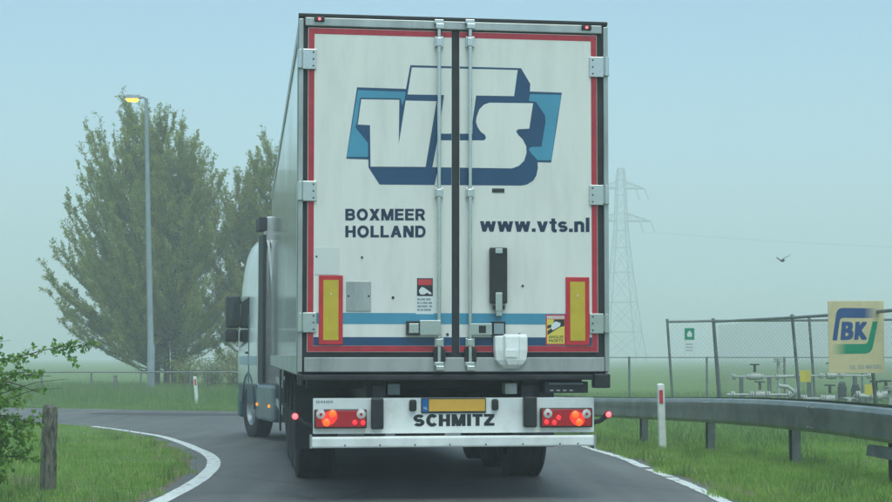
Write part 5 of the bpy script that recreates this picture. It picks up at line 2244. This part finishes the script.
xr_t = np.array(XR)
xl_t = np.array(XL)


def verge_points(n_, y0, y1, side, width, seed, power=1.0):
    g = np.random.default_rng(seed)
    # more blades nearby
    y = y0 + (y1 - y0) * g.uniform(0, 1, n_) ** power
    off = g.uniform(0, 1, n_) ** 1.15 * width
    # ragged edge: the turf creeps over the asphalt in places and stops short in others
    rag = 0.07 * np.sin(y * 2.3) + 0.05 * np.sin(y * 5.1 + 1.0) + g.normal(0, 0.025, n_)
    off = off + np.where(off < 0.3, rag, 0)
    if side > 0:
        x = np.interp(y, xr_t[:, 0], xr_t[:, 1]) - 0.05 + off
    else:
        x = np.interp(y, xl_t[:, 0], xl_t[:, 1]) - 0.02 - off
    return x, y


def patchy(x, y, seed, keep=0.75):
    g = np.random.default_rng(seed)
    v = np.sin(x * 2.1 + 1.3 * np.sin(y * 0.9)) + np.sin(y * 1.7 + 0.8 * np.sin(x * 1.9)) + g.normal(0, 0.9, len(x))
    m_ = v > np.quantile(v, 1 - keep)
    return x[m_], y[m_]


x, y = patchy(*verge_points(130000, 11.3, 34, 1, 5.2, 41, 1.6), 1, 0.8)
o = blades('grass_verge', x, y, 0.066, 0.0065, GRASS, 42)
tag(o, 'short green grass on the right verge under the crash barrier', 'grass', kind='stuff')
x, y = patchy(*verge_points(70000, 11.6, 35, -1, 5.5, 43, 1.25), 2, 0.8)
o = blades('grass_corner', x, y, 0.058, 0.0065, GRASS, 44)
tag(o, 'short green grass on the inside of the bend', 'grass', kind='stuff')
STRAW = leaf_mat('straw_blades', (0.36, 0.31, 0.16), (0.46, 0.42, 0.24), 2.0, 0.2, 0.7)
for nm_, side_, lab_ in (('dry_stems', 1, 'dry straw stems scattered through the right verge'), ('dry_stems', -1, 'dry straw stems scattered through the inner bend grass')):
    x, y = verge_points(3000, 11.6, 30, side_, 5.0, 61 + side_, 1.4)
    o = blades(nm_, x, y, 0.10, 0.005, STRAW, 62 + side_, 0.5)
    tag(o, lab_, 'grass', kind='stuff')
    gq = np.random.default_rng(70 + side_)
    cx, cy = verge_points(60, 11.6, 28, side_, 4.6, 65 + side_, 1.4)
    x = (cx[:, None] + gq.normal(0, 0.07, (len(cx), 34))).ravel()
    y = (cy[:, None] + gq.normal(0, 0.07, (len(cx), 34))).ravel()
    o = blades('grass_tufts', x, y, 0.17, 0.008, GRASS_T, 66 + side_, 0.4)
    tag(o, 'taller tufts rising from the right verge' if side_ > 0 else 'taller tufts rising from the inner bend grass', 'grass', kind='stuff')
# far verge: taller, denser, thinning into the field
g = np.random.default_rng(45)
n_ = 60000
x = g.uniform(-26, 4, n_)
yy0 = np.interp(x, xr_t[::-1, 1], xr_t[::-1, 0])
y = yy0 + 0.05 + g.uniform(0, 1, n_) ** 1.5 * 26
hh = np.clip((y - yy0) / 9, 0.15, 1)
o = blades('grass_bank', x, y, 0.40 * hh, 0.016, GRASS_T, 46, 0.3)
tag(o, 'long rough grass beyond the far edge of the bend', 'grass', kind='stuff')
n_ = 40000
x = g.uniform(3.2, 22, n_)
y = g.uniform(22, 58, n_)
xr_here = np.interp(y, [p[1] for p in RAILP], [p[0] for p in RAILP])
m_ = x > xr_here + 0.1
o = blades('grass_compound', x[m_], y[m_], 0.20, 0.012, GRASS_T, 47, 0.4)
tag(o, 'rough grass behind the crash barrier round the gas compound', 'grass', kind='stuff')

# ------------------------------------------------------------------ haze
HZ = mat('fog', (1, 1, 1))
HZ.node_tree.nodes.clear()
ho = HZ.node_tree.nodes.new('ShaderNodeOutputMaterial')
hv = HZ.node_tree.nodes.new('ShaderNodeVolumePrincipled')
hv.inputs['Color'].default_value = (0.955, 0.985, 1.0, 1)
hv.inputs['Density'].default_value = 0.0036
hv.inputs['Anisotropy'].default_value = 0.0
HZ.node_tree.links.new(hv.outputs[0], ho.inputs['Volume'])
b = MB()
b.box((-770, -770, -1.6), (770, 770, 56), HZ)
hz = b.build('haze')
tag(hz, 'pale fog over the whole scene', 'fog', kind='stuff')
